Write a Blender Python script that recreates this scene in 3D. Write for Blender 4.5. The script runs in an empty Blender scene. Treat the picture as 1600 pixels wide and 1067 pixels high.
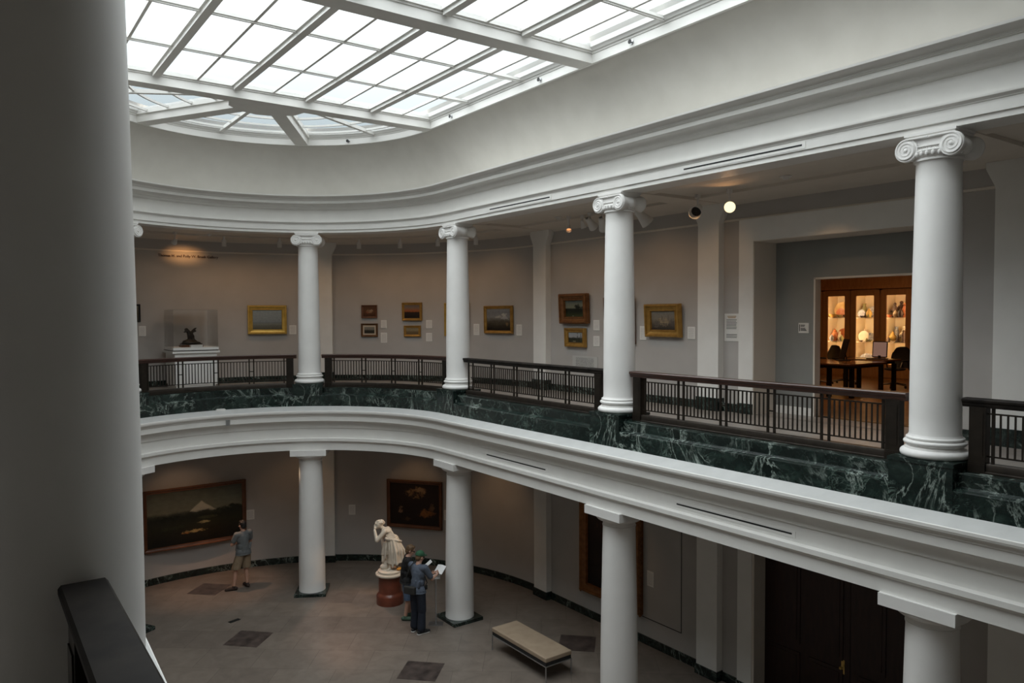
SKY, EXPO = 5.6, 0.0
import bpy, bmesh, math, random
from math import sin, cos, pi, radians as rad, atan2, sqrt, hypot
from mathutils import Vector, Matrix, Euler
random.seed(7)
sc = bpy.context.scene
COL = sc.collection
# ------------------------------------------------------------------ materials
def nmat(name, rough=.6, color=(.8,.8,.8), metal=0., spec=.5):
    m = bpy.data.materials.new(name); m.use_nodes = True
    nt = m.node_tree; b = nt.nodes['Principled BSDF']
    b.inputs['Base Color'].default_value = (*color, 1); b.inputs['Roughness'].default_value = rough
    b.inputs['Metallic'].default_value = metal; b.inputs['Specular IOR Level'].default_value = spec
    return m, nt, b
def N(nt, typ, **kw):
    n = nt.nodes.new(typ)
    for k, v in kw.items():
        if k in n.inputs: n.inputs[k].default_value = v
        else: setattr(n, k, v)
    return n
def ramp(nt, fac, stops, interp='LINEAR'):
    r = nt.nodes.new('ShaderNodeValToRGB'); cr = r.color_ramp; cr.interpolation = interp
    while len(cr.elements) > 1: cr.elements.remove(cr.elements[-1])
    cr.elements[0].position = stops[0][0]; cr.elements[0].color = (*stops[0][1], 1)
    for p, c in stops[1:]:
        e = cr.elements.new(p); e.color = (*c, 1)
    nt.links.new(fac, r.inputs[0]); return r.outputs[0]
def math_(nt, op, a, b=None, clamp=False):
    n = nt.nodes.new('ShaderNodeMath'); n.operation = op; n.use_clamp = clamp
    for i, v in enumerate((a, b)):
        if v is None: continue
        if isinstance(v, (int, float)): n.inputs[i].default_value = v
        else: nt.links.new(v, n.inputs[i])
    return n.outputs[0]
def mixc(nt, fac, a, b, mode='MIX'):
    n = nt.nodes.new('ShaderNodeMix'); n.data_type = 'RGBA'; n.blend_type = mode
    for sock, v in ((n.inputs[0], fac), (n.inputs[6], a), (n.inputs[7], b)):
        if isinstance(v, (int, float)): sock.default_value = v
        elif isinstance(v, tuple): sock.default_value = (*v, 1)
        else: nt.links.new(v, sock)
    return n.outputs[2]
def coords(nt, kind='Object', scale=(1,1,1), rot=(0,0,0)):
    tc = nt.nodes.new('ShaderNodeTexCoord'); mp = nt.nodes.new('ShaderNodeMapping')
    mp.inputs['Scale'].default_value = scale; mp.inputs['Rotation'].default_value = rot
    nt.links.new(tc.outputs[kind], mp.inputs[0]); return mp.outputs[0]
def noisy(name, c1, c2, scale=6, rough=.6, metal=0., spec=.5, detail=4, bump=0., stretch=(1,1,1), kind='Object'):
    m, nt, b = nmat(name, rough, c1, metal, spec)
    co = coords(nt, kind, stretch)
    t = N(nt, 'ShaderNodeTexNoise', Scale=scale, Detail=detail); nt.links.new(co, t.inputs['Vector'])
    nt.links.new(ramp(nt, t.outputs[0], [(.3, c1), (.7, c2)]), b.inputs['Base Color'])
    if bump:
        bp = N(nt, 'ShaderNodeBump', Strength=bump, Distance=.01); nt.links.new(t.outputs[0], bp.inputs['Height']); nt.links.new(bp.outputs[0], b.inputs['Normal'])
    return m
M = {}
M['white'] = noisy('white_plaster', (.775,.765,.735), (.815,.805,.775), 3, .55, spec=.3)
M['column'] = noisy('white_column_paint', (.79,.78,.76), (.83,.82,.80), 2.5, .4, spec=.35)
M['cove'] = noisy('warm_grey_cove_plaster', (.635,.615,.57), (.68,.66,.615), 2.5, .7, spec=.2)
M['ledge_dimmed'] = noisy('dimmed_white_ledge', (.50,.505,.495), (.56,.565,.555), 4, .6, spec=.3)  # weaker daylight on the ledge top, painted in as a greyer white
M['wall'] = noisy('grey_gallery_paint', (.44,.42,.40), (.47,.45,.43), 2, .7, spec=.2)
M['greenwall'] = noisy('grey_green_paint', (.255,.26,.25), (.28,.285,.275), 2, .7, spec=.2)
M['ceiling'] = noisy('ceiling_paint', (.68,.63,.56), (.72,.67,.60), 2, .75, spec=.2)
def marble_green():
    m, nt, b = nmat('green_veined_marble', .2)
    co = coords(nt, 'Object', (1,1,1), (.5,.3,.6))
    n1 = N(nt, 'ShaderNodeTexNoise', Scale=3.0, Detail=8, Roughness=.65, Distortion=1.0); nt.links.new(co, n1.inputs['Vector'])
    base = ramp(nt, n1.outputs[0], [(.32, (.005,.009,.008)), (.55, (.012,.021,.018)), (.75, (.03,.05,.042))])
    col = base
    for sc_, dist, wid, c, st in ((1.6, 1.6, .030, (.34,.40,.36), (1,1,.55)), (3.3, 1.1, .022, (.13,.18,.155), (.6,1,1)), (7.0, 2.0, .025, (.04,.06,.05), (1,.7,1))):
        mp = nt.nodes.new('ShaderNodeMapping'); mp.inputs['Scale'].default_value = st; mp.inputs['Location'].default_value = (sc_, 3*sc_, 0); nt.links.new(co, mp.inputs[0])
        n2 = N(nt, 'ShaderNodeTexNoise', Scale=sc_, Detail=7, Roughness=.62, Distortion=dist); nt.links.new(mp.outputs[0], n2.inputs['Vector'])
        v = math_(nt, 'ABSOLUTE', math_(nt, 'SUBTRACT', n2.outputs[0], .5))
        vein = ramp(nt, v, [(0., (1,1,1)), (wid*.35, (.35,.35,.35)), (wid, (0,0,0))])
        n3 = N(nt, 'ShaderNodeTexNoise', Scale=sc_*.8, Detail=3); nt.links.new(co, n3.inputs['Vector'])
        col = mixc(nt, math_(nt, 'MULTIPLY', vein, ramp(nt, n3.outputs[0], [(.46, (0,0,0)), (.62, (1,1,1))])), col, c)
    nt.links.new(col, b.inputs['Base Color'])
    return m
M['marble'] = marble_green()
def stone_floor(name, tones, rot=0., size=1.0, rough=.35):
    m, nt, b = nmat(name, rough, spec=.4)
    co = coords(nt, 'Object', (1,1,1), (0,0,rot))
    br = N(nt, 'ShaderNodeTexBrick', Scale=1.0); br.offset = .5
    br.inputs['Mortar Size'].default_value = .004; br.inputs['Brick Width'].default_value = size; br.inputs['Row Height'].default_value = size*.75
    br.inputs['Color1'].default_value = (*tones[0], 1); br.inputs['Color2'].default_value = (*tones[1], 1); br.inputs['Mortar'].default_value = (*tones[2], 1)
    nt.links.new(co, br.inputs['Vector'])
    n = N(nt, 'ShaderNodeTexNoise', Scale=3, Detail=8, Roughness=.6, Distortion=.6); nt.links.new(co, n.inputs['Vector'])
    nt.links.new(mixc(nt, .55, br.outputs[0], ramp(nt, n.outputs[0], [(.3, (.45,.43,.42)), (.7, (.95,.93,.92))]), 'MULTIPLY'), b.inputs['Base Color'])
    return m
M['floor'] = stone_floor('pale_stone_floor', ((.25,.212,.178), (.205,.173,.147), (.12,.10,.085)), rad(38), 1.15)
M['floor_up'] = stone_floor('gallery_stone_floor', ((.40,.36,.32), (.36,.32,.29), (.22,.2,.18)), 0, .6, .3)
M['inlay'] = noisy('brown_marble_inlay', (.035,.027,.024), (.11,.085,.075), 5, .3, detail=8)
M['bronze'] = noisy('dark_bronze', (.022,.017,.013), (.035,.027,.02), 8, .42, .6)
M['handrail'] = noisy('dark_red_wood', (.040,.017,.012), (.06,.026,.018), 4, .32, stretch=(1,1,8), spec=.6)
M['woodworn'] = noisy('worn_dark_wood', (.012,.010,.009), (.030,.025,.021), 7, .6, spec=.12, detail=10)
M['black'] = noisy('black_matte', (.008,.008,.008), (.014,.014,.014), 5, .6)
M['darkdoor'] = noisy('dark_mahogany', (.020,.007,.005), (.035,.012,.008), 3, .45, stretch=(6,6,1))
M['oak'] = noisy('warm_cabinet_wood', (.40,.21,.085), (.50,.28,.12), 3, .45, stretch=(6,6,1))
M['parquet'] = stone_floor('parquet_floor', ((.32,.18,.08), (.26,.14,.06), (.1,.05,.02)), 0, .5, .3)
M['gold'] = noisy('gilt_frame', (.36,.20,.045), (.52,.30,.075), 9, .38, .55, bump=.25)
M['brightgold'] = noisy('bright_gilt_frame', (.56,.36,.07), (.72,.48,.12), 9, .35, .5, bump=.2)
M['browngold'] = noisy('brown_gilt_frame', (.16,.065,.022), (.27,.12,.04), 9, .42, .4, bump=.35)
M['woodframe'] = noisy('red_brown_frame', (.11,.044,.020), (.17,.07,.033), 6, .4)
M['darkgiltframe'] = noisy('dark_gilt_frame', (.10,.045,.016), (.17,.08,.03), 12, .42, .3, bump=.3)
M['plate'] = noisy('label_card', (.74,.73,.70), (.78,.77,.74), 4, .6)
M['plastic'] = noisy('white_enamel', (.70,.69,.67), (.74,.73,.71), 4, .4)
M['steel'] = noisy('brushed_steel', (.45,.46,.47), (.55,.56,.57), 6, .3, .9)
M['cream'] = noisy('cream_leather', (.33,.25,.175), (.40,.31,.22), 4, .5, detail=6)
M['statue'] = noisy('cream_marble', (.60,.52,.42), (.70,.62,.52), 4, .5, detail=6)
M['redmarble'] = noisy('red_brown_marble', (.12,.032,.018), (.20,.055,.03), 4, .3, detail=6)
M['brass'] = noisy('brass', (.6,.4,.12), (.7,.48,.16), 6, .3, .9)
M['text'] = noisy('dark_lettering', (.05,.018,.012), (.06,.022,.014), 4, .6)
M['skin'] = noisy('skin', (.50,.28,.20), (.55,.32,.23), 6, .55)
M['eye'] = noisy('eye_dark', (.02,.015,.012), (.03,.02,.015), 6, .2)
def emit(name, col, s):
    m = bpy.data.materials.new(name); m.use_nodes = True; nt = m.node_tree; nt.nodes.clear()
    e = N(nt, 'ShaderNodeEmission', Strength=s); e.inputs[0].default_value = (*col, 1)
    o = nt.nodes.new('ShaderNodeOutputMaterial'); nt.links.new(e.outputs[0], o.inputs[0]); return m
M['lamp'] = emit('lit_lamp_face', (1, .80, .45), 1.7)
M['lampdim'] = emit('warm_lamp_interior', (1, .42, .16), 1.0)
def frosted(name, k):
    m = bpy.data.materials.new(name); m.use_nodes = True; nt = m.node_tree; nt.nodes.clear()
    co = coords(nt, 'Object')
    n = N(nt, 'ShaderNodeTexNoise', Scale=.5, Detail=2); nt.links.new(co, n.inputs['Vector'])
    tr = N(nt, 'ShaderNodeBsdfTransparent'); nt.links.new(ramp(nt, n.outputs[0], [(.35, (.90*k,.922*k,.928*k)), (.65, (.92*k,.937*k,.942*k))]), tr.inputs[0])
    tl = N(nt, 'ShaderNodeBsdfTranslucent'); tl.inputs[0].default_value = (.88*k,.9*k,.9*k,1)
    mx = N(nt, 'ShaderNodeMixShader'); mx.inputs[0].default_value = .05
    o = nt.nodes.new('ShaderNodeOutputMaterial')
    nt.links.new(tr.outputs[0], mx.inputs[1]); nt.links.new(tl.outputs[0], mx.inputs[2]); nt.links.new(mx.outputs[0], o.inputs[0]); return m
M['frosted'] = frosted('frosted_skylight_glass', 1.0); M['frosted_dim'] = frosted('dimmed_apse_glass', .82)  # apse glass tinted darker to stand for weaker daylight above it
def clearglass():
    m = bpy.data.materials.new('clear_case_glass'); m.use_nodes = True; nt = m.node_tree; nt.nodes.clear()
    tr = N(nt, 'ShaderNodeBsdfTransparent'); tr.inputs[0].default_value = (.993,.993,.99,1)
    gl = N(nt, 'ShaderNodeBsdfGlossy', Roughness=.03)
    fr = N(nt, 'ShaderNodeFresnel', IOR=1.45); mx = N(nt, 'ShaderNodeMixShader')
    o = nt.nodes.new('ShaderNodeOutputMaterial')
    nt.links.new(math_(nt, 'MULTIPLY', fr.outputs[0], .55), mx.inputs[0]); nt.links.new(tr.outputs[0], mx.inputs[1]); nt.links.new(gl.outputs[0], mx.inputs[2]); nt.links.new(mx.outputs[0], o.inputs[0]); return m
M['glass'] = clearglass()
# ------------------------------------------------------------------ mesh builder
class MB:
    def __init__(s): s.v = []; s.f = []; s.mi = []; s.cur = 0
    def add(s, vs, fs, mat=None):
        b = len(s.v); s.v += [tuple(v) for v in vs]
        for f in fs: s.f.append(tuple(b+i for i in f)); s.mi.append(s.cur if mat is None else mat)
        return s
    def box(s, c, d, T=None, mat=None):
        x, y, z = c; a, b, e = d[0]/2, d[1]/2, d[2]/2
        vs = [(x+i*a, y+j*b, z+k*e) for i in (-1,1) for j in (-1,1) for k in (-1,1)]
        if T: vs = [T @ Vector(v) for v in vs]
        return s.add(vs, [(0,1,3,2),(4,6,7,5),(0,4,5,1),(2,3,7,6),(0,2,6,4),(1,5,7,3)], mat)
    def b2(s, lo, hi, T=None, mat=None):
        return s.box([(l+h)/2 for l, h in zip(lo, hi)], [h-l for l, h in zip(lo, hi)], T, mat)
    def lathe(s, prof, n=32, T=None, axis='z', cap=True, mat=None):
        vs = []
        for r, h in prof:
            for k in range(n):
                a = 2*pi*k/n
                p = (r*cos(a), r*sin(a), h) if axis == 'z' else ((h, r*cos(a), r*sin(a)) if axis == 'x' else (r*sin(a), h, r*cos(a)))
                vs.append(T @ Vector(p) if T else p)
        fs = []
        for i in range(len(prof)-1):
            for k in range(n):
                k2 = (k+1) % n; fs.append((i*n+k, i*n+k2, (i+1)*n+k2, (i+1)*n+k))
        if cap:
            fs.append(tuple(range(n))[::-1]); m = (len(prof)-1)*n; fs.append(tuple(range(m, m+n)))
        return s.add(vs, fs, mat)
    def prism(s, poly, t0, t1, plane='xz', T=None, mat=None):
        n = len(poly); vs = []
        for t in (t0, t1):
            for a, b in poly:
                p = (a, t, b) if plane == 'xz' else ((a, b, t) if plane == 'xy' else (t, a, b)); vs.append(T @ Vector(p) if T else p)
        fs = [tuple(range(n))[::-1], tuple(range(n, 2*n))] + [(i, (i+1) % n, n+(i+1) % n, n+i) for i in range(n)]
        return s.add(vs, fs, mat)
    def tube(s, pts, r, n=8, T=None, mat=None):
        pts = [Vector(p) for p in pts]; rs = r if isinstance(r, (list, tuple)) else [r]*len(pts); vs = []
        up = Vector((0,0,1)); prev = None
        for i, p in enumerate(pts):
            d = (pts[min(i+1, len(pts)-1)] - pts[max(i-1, 0)]).normalized()
            u = prev if prev is not None else (up if abs(d.z) < .9 else Vector((1,0,0)))
            x = (u - d*u.dot(d)).normalized(); prev = x; y = d.cross(x)
            for k in range(n):
                a = 2*pi*k/n; q = p + (x*cos(a)+y*sin(a))*rs[i]; vs.append(T @ q if T else q)
        fs = [(i*n+k, i*n+(k+1) % n, (i+1)*n+(k+1) % n, (i+1)*n+k) for i in range(len(pts)-1) for k in range(n)]
        m = (len(pts)-1)*n; fs += [tuple(range(n))[::-1], tuple(range(m, m+n))]
        return s.add(vs, fs, mat)
    def ball(s, c, r, n=12, T=None, R=None, mat=None):
        r = (r, r, r) if isinstance(r, (int, float)) else r; vs = []; m = max(6, n//2)
        for i in range(1, m):
            t = pi*i/m
            for k in range(n):
                a = 2*pi*k/n; p = Vector((r[0]*sin(t)*cos(a), r[1]*sin(t)*sin(a), r[2]*cos(t)))
                if R: p = R @ p
                p = p + Vector(c); vs.append(T @ p if T else p)
        for sg in (1, -1):
            p = Vector((0,0,sg*r[2]))
            if R: p = R @ p
            p = p + Vector(c); vs.append(T @ p if T else p)
        fs = [((i-1)*n+k, i*n+k, i*n+(k+1) % n, (i-1)*n+(k+1) % n) for i in range(1, m-1) for k in range(n)]
        t = (m-1)*n; fs += [(t, k, (k+1) % n) for k in range(n)] + [(t+1, (m-2)*n+(k+1) % n, (m-2)*n+k) for k in range(n)]
        return s.add(vs, fs, mat)
    def capsule(s, p0, r0, p1, r1, n=12, flat=False):
        p0 = Vector(p0); p1 = Vector(p1); d = p1-p0; L = d.length; q = Vector((0,0,1)).rotation_difference(d.normalized() if L > 1e-6 else Vector((0,0,1)))
        T = Matrix.Translation(p0) @ q.to_matrix().to_4x4(); pr = []
        if flat: pr = [(r0, 0), (r1, L)]
        else:
            for i in range(1, 5): a = -pi/2+pi/2*i/4; pr.append((max(r0*cos(a), 1e-4), r0*sin(a)))
            for i in range(0, 4): a = pi/2*i/4; pr.append((max(r1*cos(a), 1e-4), L+r1*sin(a)))
        return s.lathe(pr, n, T)
    def sweep(s, path, closed_profile=False, mat=None):
        """path: list of rows, each row a list of points (same length)"""
        m = len(path[0]); vs = [p for row in path for p in row]; fs = []
        for i in range(len(path)-1):
            for k in range(m if closed_profile else m-1):
                k2 = (k+1) % m; fs.append((i*m+k, i*m+k2, (i+1)*m+k2, (i+1)*m+k))
        if closed_profile:
            fs.append(tuple(range(m))[::-1]); b = (len(path)-1)*m; fs.append(tuple(range(b, b+m)))
        return s.add(vs, fs, mat)
    def mesh(s, name, mats, smooth=None, fix=True):
        me = bpy.data.meshes.new(name); me.from_pydata(s.v, [], s.f)
        for m in (mats if isinstance(mats, (list, tuple)) else [mats]): me.materials.append(M[m] if isinstance(m, str) else m)
        me.polygons.foreach_set('material_index', s.mi)
        if fix:
            bm = bmesh.new(); bm.from_mesh(me); bmesh.ops.recalc_face_normals(bm, faces=bm.faces[:]); bm.to_mesh(me); bm.free()
        if smooth is not None:
            me.polygons.foreach_set('use_smooth', [True]*len(me.polygons)); me.set_sharp_from_angle(angle=rad(smooth))
        me.update(); return me
    def build(s, name, mats, parent=None, smooth=None, fix=True):
        return link(name, s.mesh(name, mats, smooth, fix), parent)
def link(name, data, parent=None, loc=None, rotz=None):
    o = bpy.data.objects.new(name, data); COL.objects.link(o)
    if parent is not None: o.parent = parent
    if loc is not None: o.location = loc
    if rotz is not None: o.rotation_euler = (0,0,rotz)
    return o
def tag(o, label=None, cat=None, group=None, kind=None):
    if label: o['label'] = label
    if cat: o['category'] = cat
    if group: o['group'] = group
    if kind: o['kind'] = kind
    return o
def thing(name, label, cat, loc=(0,0,0), rotz=0, group=None, kind=None):
    o = link(name, None, None, loc, rotz); o.empty_display_size = .1
    return tag(o, label, cat, group, kind)
def struct(name, mb, mats, smooth=None, fix=True):
    return tag(mb.build(name, mats, None, smooth, fix), kind='structure')
def children(o): return [c for c in bpy.data.objects if c.parent is o]
def copy_tree(o, loc=None, rotz=None, label=None, kids=None):
    c = o.copy(); COL.objects.link(c)
    if loc is not None: c.location = loc
    if rotz is not None: c.rotation_euler = (0,0,rotz)
    if label: c['label'] = label
    def rec(src, dst):
        for ch in list(children(src)):
            d = ch.copy(); COL.objects.link(d); d.parent = dst; rec(ch, d)
    rec(o, c); return c
# ------------------------------------------------------------------ the plan
R, S, RW = 4.2, 5.217, 6.65            # column axis, bay length, gallery back wall
YEND = -20.9; SPLAY = .032
Z_UP, Z_CEIL = 5.13, 8.985
def row(profile, kind, t):
    """profile of (d inward from the column axis, z) at path position"""
    if kind == 'far': return [(R-d, t, z) for d, z in profile]
    if kind == 'arc': return [((R-d)*cos(t), (R-d)*sin(t), z) for d, z in profile]
    return [(-(R-d)-SPLAY*(-t), t, z) for d, z in profile]
ARC = [rad(180*i/72) for i in range(73)]
def path_rows(profile, far=True, arc=True, near=True, y0=YEND, nearend=YEND):
    rows = []
    if far: rows += [row(profile, 'far', y0 + (0-y0)*i/8) for i in range(9)][:-1 if arc else None]
    if arc: rows += [row(profile, 'arc', a) for a in ARC]
    if near: rows += [row(profile, 'near', nearend*i/8) for i in range(1, 9)]
    return rows
def cyma(p0, p1, n=6, kind='s'):
    """moulding curve between two (d,z) points"""
    out = []
    for i in range(n+1):
        t = i/n
        if kind == 's': a = t - sin(2*pi*t)/(2*pi); b = t
        elif kind == 'cove': a = 1-cos(t*pi/2); b = sin(t*pi/2)
        else: a = sin(t*pi/2); b = 1-cos(t*pi/2)
        out.append((p0[0]+(p1[0]-p0[0])*a, p0[1]+(p1[1]-p0[1])*b))
    return out
# upper entablature and cornice
up_prof = [(-.22,8.985),(.20,8.985),(.20,9.052),(.225,9.056),(.225,9.185)] + cyma((.235,9.188),(.275,9.235),5) + [(.275,9.25),(.215,9.262),(.215,9.53),(.235,9.534)] + \
    cyma((.24,9.54),(.275,9.585),4,'ovolo') + [(.285,9.598)] + cyma((.30,9.60),(.40,9.66),5,'cove') + [(.45,9.663),(.45,9.728),(.462,9.732),(.462,9.742),(.474,9.745),(.474,9.757)] + cyma((.48,9.76),(.595,9.825),7) + [(.60,9.845),(.30,9.86),(-.04,9.87)]
mb = MB(); mb.sweep(path_rows(up_prof)); struct('trim_1', mb, 'white', 28, False)
# lower entablature, ledge
lo_prof = [(-.36,3.65),(.36,3.65),(.36,3.83),(.372,3.836),(.41,3.87),(.42,3.88),(.42,3.945),(.345,3.96),(.345,4.185),(.362,4.19)] + cyma((.37,4.20),(.50,4.385),7,'cove') + [(.53,4.392),(.53,4.505),(.54,4.512)] + \
    cyma((.545,4.515),(.60,4.598),6) + [(.605,4.604),(.605,4.64),(.595,4.648)]
mb = MB(); mb.sweep(path_rows(lo_prof)); mb.sweep(path_rows([(.595,4.648),(.36,4.735),(.2,4.74)]), False, 1); struct('trim_2', mb, ['white','ledge_dimmed'], 28, False)
# marble curb under the railings
cu_prof = [(.355,4.70),(.355,4.985),(.33,5.005),(.24,5.03),(.24,5.165),(.225,5.175),(-.2,5.175),(-.2,5.10)]
mb = MB(); mb.sweep(path_rows(cu_prof)); struct('trim_3', mb, 'marble', 28, False)
# cove above the cornice up to the skylight rim
RS = R-3.43
cv = [(-.05,9.85)] + [(-.05+.755*(.45*(1-sqrt(1-min(1, i/20)**2))+.55*(i/20)**1.35), 9.85+1.14*i/20) for i in range(1, 21)] + [(.715,11.0)]
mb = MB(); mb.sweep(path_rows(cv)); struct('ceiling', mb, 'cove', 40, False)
rim = [(.715,10.985),(.77,10.985),(.77,11.125),(.782,11.13),(.79,11.155),(.81,11.165),(.83,11.20),(.85,11.215),(.85,11.30)]
mb = MB(); mb.sweep(path_rows(rim)); struct('trim_4', mb, 'white', 28, False)
# back walls of both storeys (apse and near side), with outer skin
def wall_shell(name, z0, z1, mat):
    mb = MB()
    inner = path_rows([(R-RW, z0), (R-RW, z1)], far=False, arc=True, near=True); mb.sweep(inner)
    outer = path_rows([(R-RW-.3, z0), (R-RW-.3, z1)], far=False, arc=True, near=True); mb.sweep(outer)
    return struct(name, mb, mat, 40, False)
wall_shell('wall_apse', 0, 3.75, 'wall'); wall_shell('wall_gallery', 5.1, 9.1, 'wall')
# far straight walls with their openings
OY0, OY1 = -9.24, -6.15
def straight_wall(name, z0, z1, ztop, m):
    mb = MB()
    mb.b2((RW, OY1, z0), (7.25, .0, z1)); mb.b2((RW, YEND, z0), (7.25, OY0, z1)); mb.b2((RW, OY0, ztop), (7.25, OY1, z1))
    return struct(name, mb, m)
straight_wall('wall_right', 0, 3.75, 3.2, 'wall'); straight_wall('wall_gallery_right', 5.1, 9.1, 8.25, 'wall')
mb = MB(); mb.b2((-7.4, YEND-.3, -.05), (7.4, YEND, 11.4)); struct('wall_back', mb, 'white')
# floors and gallery ceilings
mb = MB()
pts = [(RW+.2, YEND)] + [((RW+.2)*cos(a), (RW+.2)*sin(a)) for a in ARC] + [(-RW-.9, YEND)]
mb.prism(pts, -.12, 0, 'xy')
def diamond(cx, cy, h=.54, z=.002):
    mb.prism([(cx-h, cy), (cx, cy-h), (cx+h, cy), (cx, cy+h)], 0, z, 'xy', None, 1)
for c in ((-.05,1.76), (2.22,-1.75), (5.5,-2.6), (.05,5.38)): diamond(*c)
struct('floor', mb, ['floor','inlay'])
mb = MB(); mb.sweep(path_rows([(-.1,5.13),(R-RW-.02,5.13),(R-RW-.02,3.74),(-.3,3.74),(-.3,3.68)]))
mb.b2((RW-.02, OY0, 4.9), (7.26, OY1, 5.13)); struct('floor_gallery', mb, 'floor_up', 40, False)
mb = MB(); mb.sweep(path_rows([(-.36,3.652),(-.36,3.735),(R-RW-.02,3.735)])); struct('ceiling_ground', mb, 'ceiling', 40, False)
cp = [(-.2,8.986),(-.22,8.995),(-.55,9.0),(-.56,9.035),(-1.55,9.04),(-1.555,9.055),(-1.575,9.055),(-1.58,9.0),(-2.2,8.995),(-2.36,8.985),(R-RW-.02,8.93)]
mb = MB(); mb.sweep(path_rows(cp)); struct('ceiling_gallery', mb, 'ceiling', 30, False)
# shallow ceiling beams from each column to its pilaster
mb = MB()
def beam(T): mb.b2((.2, -.26, 8.985), (2.3, .26, 9.05), T)
COLS = [('far', (R, -2*S), 0), ('far', (R, -S), 0), ('far', (R, 0), 0), ('arc', (R*.5, R*sqrt(3)/2), 60), ('arc', (-R*.5, R*sqrt(3)/2), 120), ('far', (R, -3*S), 0)]
for k, (x, y), a in COLS: beam(Matrix.Translation((x, y, 0)) @ Matrix.Rotation(rad(a), 4, 'Z'))
struct('trim_5', mb, 'ceiling')
# picture rail
mb = MB(); mb.sweep(path_rows([(R-RW,8.64),(R-RW+.022,8.645),(R-RW+.022,8.675),(R-RW,8.685)], near=False)); struct('trim_6', mb, 'ceiling', 30, False)
# baseboards
def baseboard(name, z0, h, far_spans):
    mb = MB(); pr = [(R-RW+.03, z0), (R-RW+.03, z0+h), (R-RW, z0+h+.004)]
    mb.sweep(path_rows(pr, far=False))
    for y0, y1 in far_spans: mb.b2((RW-.03, y0, z0), (RW+.01, y1, z0+h))
    struct(name, mb, 'marble', 40, False)
baseboard('baseboard_lower', 0, .17, [(YEND, OY0-.02), (OY1+.02, .02)])
baseboard('baseboard_upper', Z_UP, .155, [(YEND, OY0-.02), (OY1+.02, .02)])
# pilasters on the back wall
def pilaster(mb, T, z0, z1, base, flare):
    w = .245; P = [(-w, z0+base), (w, z0+base), (w, z1-.36)]
    if flare:
        P += [(w+.012, z1-.32), (w+.035, z1-.27), (w+.068, z1-.20), (w+.098, z1-.14), (w+.115, z1-.10), (w+.12, z1-.09), (w+.12, z1)]
        P += [(-a, b) for a, b in P[:1:-1]]
    else: P = [(-w, z0+base), (w, z0+base), (w, z1), (-w, z1)]
    # local x outward to the wall, y sideways
    mb.prism([(a, b) for a, b in P], -.16, .02, 'yz', T, 0)
    mb.b2((-.185, -w-.02, z0), (.02, w+.02, z0+base), T, 1)
PIL = [Matrix.Translation((RW, y-.06, 0)) for y in (0, -S+.06, -2*S+.14, -3*S)] + [Matrix.Rotation(rad(a), 4, 'Z') @ Matrix.Translation((RW, 0, 0)) for a in (59.8, 120)]
mb = MB()
for T in PIL: pilaster(mb, T, Z_UP, 8.985, .245, True)
struct('trim_7', mb, ['white','marble'])
mb = MB()
for T in PIL: pilaster(mb, T, 0, 3.735, .19, False)
struct('trim_8', mb, ['white','marble'])
# casing round the upper opening, its reveal, recess and the lit room
mb = MB()
def casing(z0, ztop, proud, x0=RW):
    mb.b2((x0-proud, OY1, z0), (x0, OY1+.31, ztop+.40)); mb.b2((x0-proud, OY0-.31, z0), (x0, OY0, ztop+.40)); mb.b2((x0-proud, OY0, ztop), (x0, OY1, ztop+.40))
casing(Z_UP+.19, 8.245, .06)
mb.cur = 2; mb.b2((RW-.05, OY1-.012, Z_UP), (7.25, OY1+.005, 8.245)); mb.b2((RW-.05, OY0-.005, Z_UP), (7.25, OY0+.012, 8.245)); mb.b2((RW-.05, OY0, 8.235), (7.25, OY1, 8.25))
mb.cur = 1; mb.b2((RW-.075, OY1, Z_UP), (RW+.01, OY1+.32, Z_UP+.19)); mb.b2((RW-.075, OY0-.32, Z_UP), (RW+.01, OY0, Z_UP+.19))
struct('trim_9', mb, ['white','marble','ceiling'])
# inner wall with the doorway of the lit room
DY0, DY1, DZ = -8.72, -6.93, 7.575
mb = MB()
mb.b2((7.25, DY1, 5.0), (7.40, OY1+.3, 8.6)); mb.b2((7.25, OY0-.3, 5.0), (7.40, DY0, 8.6)); mb.b2((7.25, DY0, DZ), (7.40, DY1, 8.6))
struct('wall_recess', mb, 'greenwall')
mb = MB(); mb.b2((7.232, DY1+.01, Z_UP), (7.25, OY1, Z_UP+.14)); mb.b2((7.232, OY0, Z_UP), (7.25, DY0-.01, Z_UP+.14)); struct('baseboard_recess', mb, 'white')
mb = MB(); mb.b2((7.245, DY1-.03, Z_UP), (7.41, DY1+.002, DZ+.0)); mb.b2((7.245, DY0-.002, Z_UP), (7.41, DY0+.03, DZ)); mb.b2((7.245, DY0, DZ-.03), (7.41, DY1, DZ+.002)); struct('door_2', mb, 'ceiling')
# the room beyond
mb = MB(); mb.b2((7.40, -9.6, 5.0), (16.5, -.9, 5.131)); struct('floor_room', mb, 'parquet')
mb = MB(); mb.b2((7.40, -9.6, 8.5), (16.5, -.9, 8.6)); struct('ceiling_room', mb, 'ceiling')
mb = MB(); mb.b2((7.40, -1.0, 5.0), (16.5, -.9, 8.6)); mb.b2((7.40, -9.6, 5.0), (16.5, -9.5, 8.6)); mb.b2((16.4, -9.6, 5.0), (16.5, -.9, 8.6)); mb.b2((7.40, OY1+.3, 5.0), (7.45, -.9, 8.6)); struct('wall_room', mb, 'oak')
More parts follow.
